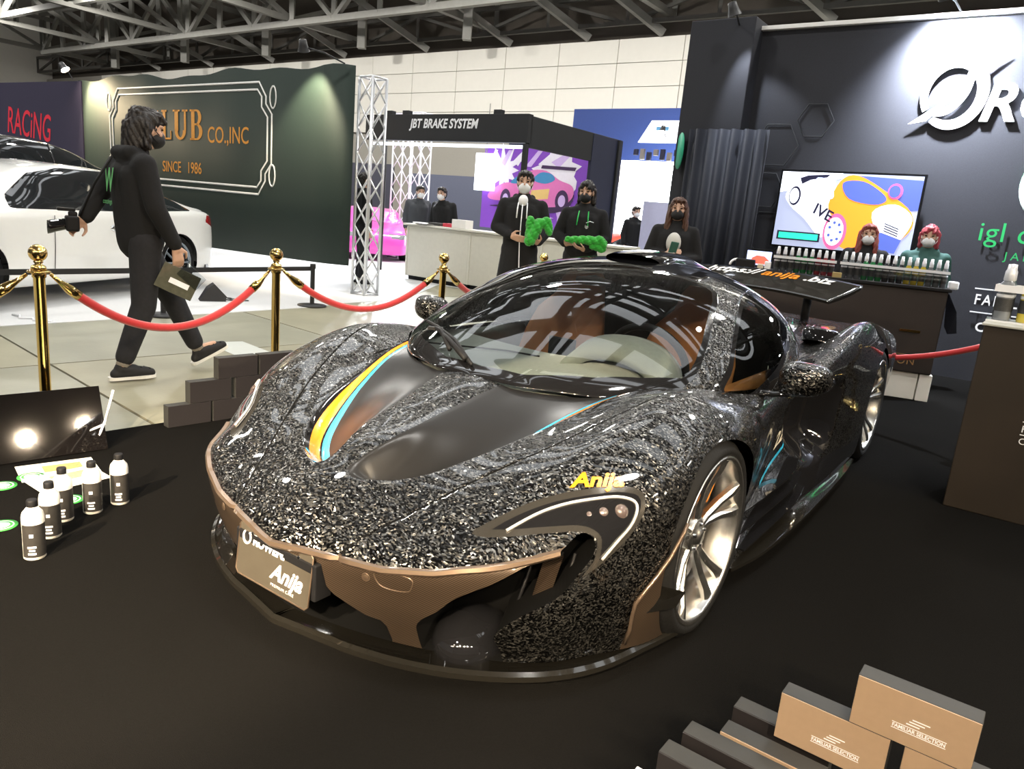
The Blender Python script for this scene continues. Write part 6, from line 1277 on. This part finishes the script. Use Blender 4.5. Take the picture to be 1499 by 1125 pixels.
def person(loc, rz, H, label, J=None, vox=.008, top=None, trousers=None, hair='short', hairm=None, mask=None, coat=False, group=None, legs=True, curlR=.35, curlL=.35, palmR=(0,1,0), palmL=(0,-1,0), handdirR=None, handdirL=None, headturn=0, headtilt=0):
    """local frame: faces +x, left is +y"""
    loc = (loc[0],loc[1],loc[2]+.011); t = empty('person', loc, rz, label, 'person', group); s = H/1.75; top = top or M['black_cloth']; trousers = trousers or M['jeans']
    j = dict(pel=(0,0,.95), waist=(0,0,1.10), chest=(.0,0,1.30), neck=(-.01,0,1.46), head=(.02,0,1.610),
             shR=(-.01,-.185,1.385), elR=(-.03,-.235,1.13), wrR=(.04,-.235,.90), shL=(-.01,.185,1.385), elL=(-.03,.235,1.13), wrL=(.04,.235,.90),
             hipR=(0,-.095,.92), knR=(.02,-.105,.50), anR=(-.02,-.11,.09), toR=(.15,-.125,.035), hipL=(0,.095,.92), knL=(.02,.105,.50), anL=(-.02,.11,.09), toL=(.15,.125,.035))
    j.update({k: v for k, v in (J or {}).items() if not k.startswith('slope')}); j = {k: Vector(v)*s for k, v in j.items()}; S = lambda *a: [x*s for x in a]
    hR = Vector(handdirR or (j['wrR']-j['elR'])).normalized(); hL = Vector(handdirL or (j['wrL']-j['elL'])).normalized()
    hd = j['head']; Rh = Matrix.Rotation(headturn,3,'Z') @ Matrix.Rotation(headtilt,3,'Y'); hp = lambda x, y, z: hd+Rh @ Vector((x,y,z))*s
    skin = limb_chain([j['pel'],j['waist'],j['chest'],j['neck']], S(.12,.105,.12,.065))+[(j['neck'],.058*s,hp(-.012,0,-.06),.052*s)]
    skin += [('e', hp(-.008,0,.028), tuple(S(.096,.076,.098)), Rh), ('e', hp(.020,0,-.045), tuple(S(.068,.058,.070)), Rh), ('e', hp(.045,0,-.082), tuple(S(.030,.032,.024)), Rh), (hp(.086,0,.010), .009*s, hp(.103,0,-.022), .013*s), ('e', hp(.080,0,-.058), tuple(S(.014,.026,.012)), Rh)]
    for e in (1,-1): skin += [('e', hp(-.005,.078*e,-.005), tuple(S(.020,.010,.032)), Rh), ('e', hp(.070,.040*e,.030), tuple(S(.020,.024,.010)), Rh), ('e', hp(.060,.044*e,-.02), tuple(S(.020,.020,.020)), Rh)]
    for a, b_, c, r in (('shR','elR','wrR',None),('shL','elL','wrL',None)): skin += limb_chain([j[a],j[b_],j[c]], S(.048,.040,.026))+[(j['chest'],.10*s,j[a],.05*s)]
    skin += hand_items(j['wrR'], hR, palmR, 1, curlR, s)+hand_items(j['wrL'], hL, palmL, -1, curlL, s)
    for q in 'RL': skin += limb_chain([j['hip'+q],j['kn'+q],j['an'+q]], S(.075,.050,.036))+[(j['an'+q],.030*s,j['an'+q].lerp(j['to'+q],.75),.020*s)]
    blob('body', skin, vox, M['skin'], t, 3)
    cl = limb_chain([j['pel']+Vector((0,0,-.02*s)),j['waist'],j['chest']], S(.145,.138,.138))+[(j['chest']+Vector((0,-.07*s,0)),.108*s,j['shR'],.068*s),(j['chest']+Vector((0,.07*s,0)),.108*s,j['shL'],.068*s),(j['chest'],.13*s,j['neck']-Vector((0,0,.005*s)),.080*s),(j['neck']-Vector((0,0,.035*s)),.072*s,j['shR']+Vector((0,.02*s,-.004*s)),.066*s),(j['neck']-Vector((0,0,.035*s)),.072*s,j['shL']+Vector((0,-.02*s,-.004*s)),.066*s)]
    cl += [(j['pel']+Vector((0,-.06*s,0)),.125*s,j['chest']+Vector((0,-.08*s,0)),.12*s),(j['pel']+Vector((0,.06*s,0)),.125*s,j['chest']+Vector((0,.08*s,0)),.12*s)]
    for a, b_, c in (('shR','elR','wrR'),('shL','elL','wrL')): cl += limb_chain([j[a],j[b_],j[b_].lerp(j[c],.9)], S(.070,.062,.048))+[(j[b_].lerp(j[c],.88),.052*s,j[b_].lerp(j[c],.96),.040*s)]
    cl += [(j['neck']+Vector((-.07,-.06,-.01))*s,.050*s,j['neck']+Vector((-.085,.06,-.01))*s,.050*s),(j['neck']+Vector((-.05,-.085,.0))*s,.040*s,j['neck']+Vector((.04,-.075,-.05))*s,.030*s),(j['neck']+Vector((-.05,.085,.0))*s,.040*s,j['neck']+Vector((.04,.075,-.05))*s,.030*s)]
    if coat:
        for e in (1,-1): cl += [(j['pel']+Vector((0,.05*e,0))*s,.14*s,Vector((.0,.09*e,.45))*s,.15*s)]
        cl += [(Vector((0,-.08,.5))*s,.14*s,Vector((0,.08,.5))*s,.14*s)]
    blob('hooded_top', cl, max(vox,.010), top, t, 6)
    if legs:
        tr = [(j['pel']+Vector((0,-.05*s,0)),.125*s,j['pel']+Vector((0,.05*s,0)),.125*s)]
        for q in 'RL': tr += limb_chain([j['hip'+q],j['kn'+q],j['kn'+q].lerp(j['an'+q],.85)], S(.105,.078,.062))
        blob('trousers', tr, max(vox,.010), trousers, t, 5)
        for q in 'RL':
            a, c = j['an'+q], j['to'+q]; d = (c-a); fw = Vector((d.x,d.y,d.z*1.0)); dn = Vector((0,0,-1)); 
            ff = (c-(a+Vector((0,0,c.z-a.z)))) ; f = Vector((d.x,d.y,0)); f = f.normalized() if f.length > .01 else Vector((1,0,0))
            slope = J.get('slope'+q, 0) if J else 0; f = (f*math.cos(slope)+Vector((0,0,1))*math.sin(slope)); upv = Vector((0,0,1))*math.cos(slope)-Vector((f.x,f.y,0)).normalized()*math.sin(slope)
            heel = a-upv*.055*s-f*.04*s; sh = [(heel,.036*s,heel+f*.10*s,.040*s),(heel+f*.10*s,.040*s,heel+f*.215*s-upv*.006*s,.033*s),(heel+f*.02*s+upv*.02*s,.036*s,heel+f*.03*s+upv*.045*s,.036*s),(heel+f*.05*s+upv*.03*s,.042*s,heel+f*.11*s+upv*.024*s,.036*s),(heel+f*.10*s+upv*.015*s,.040*s,heel+f*.19*s,.036*s)]
            o = blob('shoe', sh, .008, M['shoe'], t, 3); bs = bmesh.new(); y = upv.cross(f).normalized(); outl = spline([(-.045,0),(-.03,.032),(.08,.036),(.17,.044),(.235,.025),(.252,0),(.235,-.025),(.17,-.044),(.08,-.036),(.0-.03,-.032)], 3, True)
            prism(bs, [tuple(np.array(p)*s) for p in outl], .020*s, basis(heel-upv*.038*s, f, y, upv)); bmesh.ops.recalc_face_normals(bs, faces=bs.faces); bm_obj('sole', bs, M['sole'], o)
            lace = [heel+f*(.09+.03*k)*s+upv*(.052-.006*k)*s+y*(.022*(1 if k%2 else -1))*s for k in range(5)]; tube_obj('laces', lace, .004*s, M['dark'], o, 5)
            tube_obj('sock', [j['kn'+q].lerp(a,.80),a], [.045*s,.042*s], M['sock'], t, 12)
    hm = hairm or M['hair']; up = [('e', hp(-.022,0,.045), tuple(S(.104,.090,.086)), Rh), ('e', hp(-.055,0,-.01), tuple(S(.065,.080,.085)), Rh), ('e', hp(.050,0,.088), tuple(S(.045,.068,.030)), Rh)]
    if hair == 'long':
        for e in (1,-1): up += [(hp(-.02,.075*e,.03),.030*s,hp(.01,.088*e,-.12),.034*s),(hp(.01,.088*e,-.12),.034*s,hp(.03,.10*e,-.27),.022*s)]
        up += [(hp(-.07,0,.0),.075*s,hp(-.09,0,-.20),.065*s)]
    if hair == 'mid':
        for e in (1,-1): up += [(hp(-.03,.078*e,.03),.030*s,hp(-.04,.078*e,-.10),.030*s)]
        up += [(hp(-.07,0,.0),.082*s,hp(-.085,0,-.13),.070*s),(hp(.03,0,.085),.05*s,hp(-.05,0,.085),.06*s),(hp(.05,.03,.09),.03*s,hp(.085,.045,.05),.02*s),(hp(.05,-.03,.09),.03*s,hp(.085,-.045,.055),.02*s)]
    ho = blob('hair', up, .008, hm, t, 2)
    for v in ho.data.vertices: v.co += v.normal*s*(.006*math.sin(v.co.x*130+v.co.z*60)*math.sin(v.co.y*150-v.co.z*30)+.004*math.sin(v.co.y*260+v.co.x*90))
    for e in (1,-1):
        b = bmesh.new(); ell_piece(b, hp(.081,.034*e,.012), tuple(S(.008,.013,.007)), Rh); bm_obj('eye', b, M['eye'], t, True)
        tube_obj('eyebrow', [hp(.087,.018*e,.034),hp(.086,.036*e,.038),hp(.076,.052*e,.034)], .004*s, hm, t, 5)
    if mask:
        blob('face_mask', [('e', hp(.040,0,-.052), tuple(S(.072,.066,.060)), Rh), ('e', hp(.080,0,-.038), tuple(S(.032,.036,.034)), Rh)], .007, mask, t, 3)
        for e in (1,-1): tube_obj('mask_loop', [hp(.05,.066*e,-.025),hp(.0,.084*e,.015),hp(-.022,.084*e,.0),hp(.0,.080*e,-.04),hp(.04,.066*e,-.07)], .003*s, mask, t, 5)
    t['_s'] = s; return t, j, hp
# -------------------------------------------------- the walking person
PW = (-2.43,4.93,.0); RZP = math.radians(49)
wk, jw, hpw = person(PW, RZP, 1.735, 'person in black hoodie and dark jeans walking past with camera and pouch',
   dict(pel=(-.10,0,.93), waist=(-.125,0,1.09), chest=(-.135,0,1.30), neck=(-.115,0,1.46), head=(-.045,0,1.605),
        hipR=(-.11,-.095,.91), knR=(-.13,-.095,.49), anR=(-.27,-.075,.095), toR=(-.10,-.085,.035),
        hipL=(-.09,.095,.91), knL=(.14,.09,.50), anL=(.31,.075,.135), toL=(.47,.075,.18), slopeL=.42,
        shR=(-.14,-.19,1.385), elR=(-.10,-.235,1.13), wrR=(.03,-.225,.89), shL=(-.15,.19,1.385), elL=(-.27,.225,1.17), wrL=(-.37,.19,1.02)), vox=.007, hair='mid', mask=M['mask_black'], palmR=(0,1,0), curlR=.75, curlL=.8, handdirR=(.15,0,-1), handdirL=(-.8,0,-.6))
text_obj('back_print', 'W', basis(Vector((-.290,.055,1.20)),(0,-1,0),(.06,0,1),(-1,0,.06)), mat('green_print', (.16,.55,.20), .6), wk, size=.20, sx=.62, bold=.004)
text_obj('back_print', 'coatings', basis(Vector((-.290,.09,1.12)),(0,-1,0),(.06,0,1),(-1,0,.06)), D.materials['green_print'], wk, size=.045)
for x in (.05,.10): 
    b = bmesh.new(); ell_piece(b, Vector((x-.10,-.150+.2*x,.945)), (.006,.006,.006)); bm_obj('rivet', b, M['chrome'], wk)
Rw = Matrix.Rotation(RZP,4,'Z'); toW = lambda v: Matrix.Translation(PW) @ Rw @ Vector(v)
sR = 1.735/1.75
pc = toW((.075,-.215,.735)); t = empty('camera_pouch', pc, RZP-.15, 'clear zip pouch of leaflets held in the walking person\'s hand', 'pouch')
b = bmesh.new(); bx(b, (0,0,-.075), (.25,.012,.17), Matrix.Rotation(.45,4,'Y'), .004); bm_obj('pouch_film', b, mat('grey_film', (.10,.10,.07), .2, 0, .3, 30, coat=1), t)
b = bmesh.new(); bx(b, (.01,-.009,-.085), (.13,.004,.035), Matrix.Rotation(.45,4,'Y')); bm_obj('printed_strip', b, M['sign_white'], t); b = bmesh.new(); bx(b, (.06,-.010,.01), (.16,.006,.10), Matrix.Rotation(.75,4,'Y')); bm_obj('clear_flap', b, clear_glass('flap_film', (.85,.88,.9)), t)
cc = toW((-.45,.16,.99)); t = empty('photo_camera', cc, RZP+math.pi*.92, 'black photo camera held behind the walking person\'s back', 'camera')
b = bmesh.new(); bx(b, (0,0,0), (.075,.13,.095), None, .012); bm_obj('camera_body', b, M['dark'], t); b = bmesh.new(); lathe(b, [(.036,0),(.038,.05),(.042,.08),(.042,.10),(.034,.10),(.030,.07),(0,.065)], 20, basis((.035,0,-.005),(0,1,0),(0,0,1),(1,0,-.25))); bmesh.ops.recalc_face_normals(b, faces=b.faces); bm_obj('lens', b, M['piano'], t); b = bmesh.new(); bx(b, (-.005,0,.058), (.05,.055,.03), None, .008); bm_obj('viewfinder', b, M['dark'], t); b = bmesh.new(); bx(b, (.03,0,.085), (.10,.06,.02), None, .006); bm_obj('flash_shoe', b, M['dark'], t)
tube_obj('camera_strap', [toW((-.40,.16,1.04))-cc,toW((-.33,.10,1.25))-cc,toW((-.26,.0,1.42))-cc], .008, M['dark'], t, 5).rotation_euler = (0,0,-(RZP+math.pi*.92))
# -------------------------------------------------- two men with green cloths behind the ropes
FACE = math.radians(-92)
m1, j1, hp1 = person((-.05,8.0,.0), FACE, 1.74, 'man in a long black zip coat and white mask holding a bunched green cloth', dict(shR=(-.01,-.195,1.38),shL=(-.01,.195,1.38),elR=(-.0,-.27,1.14),wrR=(.17,-.10,1.06),elL=(.0,.27,1.13),wrL=(.20,.19,1.01)), vox=.008, mask=M['mask_white'], coat=True, palmR=(-.6,0,.2), palmL=(0,-.4,1), curlR=.25, curlL=.6, handdirR=(.25,.9,-.2), handdirL=(.7,-.3,.3))
tube_obj('zip', [(.165,.0,1.38),(.175,.0,1.2),(.172,.0,1.0),(.165,.02,.7),(.165,.02,.45)], .006, M['sign_white'], m1, 5)
for e in (1,-1): tube_obj('drawstring', [(.10,.045*e,1.40),(.155,.05*e,1.33),(.17,.052*e,1.24)], .007, M['sign_white'], m1, 6)
b = bmesh.new(); ell_piece(b, Vector((.09,0,1.42)), (.05,.05,.06)); bm_obj('undershirt', b, M['sign_white'], m1, True)
def cloth(loc, items, label):
    o = blob('cleaning_cloth', items, .007, GREEN_CLOTH, None, 2); me = o.data
    for v in me.vertices: v.co += v.normal*(.016*(abs(math.sin(v.co.x*38+v.co.z*31+math.sin(v.co.y*40)))-.5)+.007*(abs(math.sin(v.co.y*70-v.co.z*90+v.co.x*52))-.5))
    o.location = loc; tag(o, label, 'cloth'); return o
w1 = Matrix.Translation((-.05,8.0,0)) @ Matrix.Rotation(FACE,4,'Z')
c1 = w1 @ Vector((.27,.15,1.04)); cloth(c1, [((-.04,-.02,.0),.055,(.03,0,.16),.06),((.03,0,.16),.055,(.12,.0,.20),.045),((.12,0,.20),.045,(.15,-.01,.10),.035),((-.06,0,.02),.03,(-.05,0,.20),.04)], 'bunched bright green cloth in the hand of the man with white mask')
m2, j2, hp2 = person((.62,8.25,.0), FACE-.12, 1.70, 'man in black hoodie with green drawstrings holding a folded green cloth', dict(shR=(-.01,-.195,1.38),shL=(-.01,.195,1.38),elR=(-.0,-.28,1.14),wrR=(.18,-.16,1.04),elL=(.0,.27,1.13),wrL=(.24,.06,1.00)), vox=.008, mask=M['mask_black'], hair='mid', palmR=(0,.5,1), palmL=(0,-.3,1), curlR=.6, curlL=.45, handdirR=(.6,.6,.1), handdirL=(.4,-.8,.2), headturn=-.15)
for e in (1,-1): tube_obj('drawstring', [(.10,.05*e,1.37),(.15,.055*e,1.30),(.165,.06*e,1.22)], .006, mat('green_cord', (.03,.5,.10), .6) if e == 1 else D.materials['green_cord'], m2, 6)
text_obj('chest_print', 'igl', basis(Vector((.165,.03,1.20)),(0,1,0),(-.1,0,1),(1,0,.1)), M['sign_white'], m2, size=.045)
tube_obj('chest_swoosh', [(.166,.04,1.25),(.164,.08,1.27),(.158,.12,1.26)], .004, M['sign_white'], m2, 5)
w2 = Matrix.Translation((.62,8.25,0)) @ Matrix.Rotation(FACE-.12,4,'Z'); c2 = w2 @ Vector((.27,.03,1.055))
cloth(c2, [((-.16,0,.02),.030,(.05,-.01,.03),.045),((.05,-.01,.03),.045,(.18,-.01,.03),.04),((.18,-.01,.05),.04,(.22,0,.0),.045),((.12,0,-.02),.04,(.22,0,-.05),.035)], 'folded green cloth across the hands of the man with green drawstrings')
# -------------------------------------------------- woman with long hair
wm, j3, hp3 = person((1.44,7.30,.0), FACE-.2, 1.58, 'woman with long brown hair, dark mask and black coat holding a small bag', dict(shR=(-.01,-.185,1.38),shL=(-.01,.185,1.38),elR=(.0,-.26,1.13),wrR=(.20,-.06,1.13),elL=(.0,.26,1.12),wrL=(.20,.07,1.09)), vox=.008, mask=M['mask_black'], hair='long', hairm=M['hair_brown'], coat=True, palmR=(-.2,.9,.2), palmL=(-.2,-.9,.2), curlR=.6, curlL=.6, handdirR=(.3,.7,.3), handdirL=(.3,-.7,.3))
b = bmesh.new(); ell_piece(b, Vector((.12,0,1.14)), (.05,.07,.10)); bm_obj('pale_scarf', b, mat('pale_scarf', (.55,.55,.52), .7), wm, True)
w3 = Matrix.Translation((1.44,7.30,0)) @ Matrix.Rotation(FACE-.2,4,'Z'); c3 = w3 @ Vector((.25,.02,.93)); o = blob('plastic_bag', [('e',(0,0,0),(.07,.05,.085)),((0,0,.05),.045,(0,0,.12),.02)], .008, mat('printed_plastic_bag', (.55,.30,.30), .25, 0, .6, 25, coat=.5), None, 3); o.location = c3; tag(o, 'small printed plastic bag hanging from the woman\'s hands', 'bag')
o = box('phone', w3 @ Vector((.265,.01,1.10)), (.075,.010,.15), mat('teal_phone_case', (.05,.16,.13), .4), None, .006, 0); o.rotation_euler = (.5,.1,.0); tag(o, 'dark teal phone held up by the woman with long hair', 'phone')
# -------------------------------------------------- staff behind the bar, far visitors
for (x, y, h, hm, mk, lb, rzz, tp) in ((3.40,7.55,1.50,M['hair_red'],M['mask_white'],'woman with auburn hair behind the counter in front of the television',-1.95,M['black_cloth']),(3.90,7.36,1.53,M['hair_red'],M['mask_white'],'person with pink-red hair and teal top behind the counter',-2.1,mat('teal_top', (.03,.09,.08), .8))):
    person((x,y,0), rzz, h, lb, None, vox=.010, mask=mk, hair='long' if x < 3.6 else 'mid', hairm=hm if x < 3.6 else mat('pink_red_hair', (.38,.06,.08), .5), top=tp)
for (x, y, h, lb, rzz) in ((2.22,15.6,1.66,'far visitor in dark clothes before the glaring booth, left of two',-1.2),(2.66,15.55,1.71,'far visitor in dark jacket before the glaring booth, right of two',-2.4)):
    person((x,y,0), rzz, h, lb, None, vox=.011, mask=M['mask_white'])
person((-2.02,14.0,0), -1.2, 1.66, 'person in grey-black jacket leaning at the cream counter, left of two', dict(chest=(.06,0,1.29),neck=(.09,0,1.44),head=(.13,0,1.59)), vox=.011, mask=M['mask_white'], top=mat('grey_jacket', (.06,.065,.075), .8))
person((-1.52,13.75,0), -1.9, 1.66, 'person with black jacket leaning at the cream counter, right of two', dict(chest=(.06,0,1.29),neck=(.09,0,1.44),head=(.13,0,1.59)), vox=.011, mask=M['mask_white'])
person((-2.50,11.55,0), .4, 1.70, 'person in black standing behind the silver lattice column', None, vox=.011, mask=M['mask_black'])
D.scenes.remove(WORK)
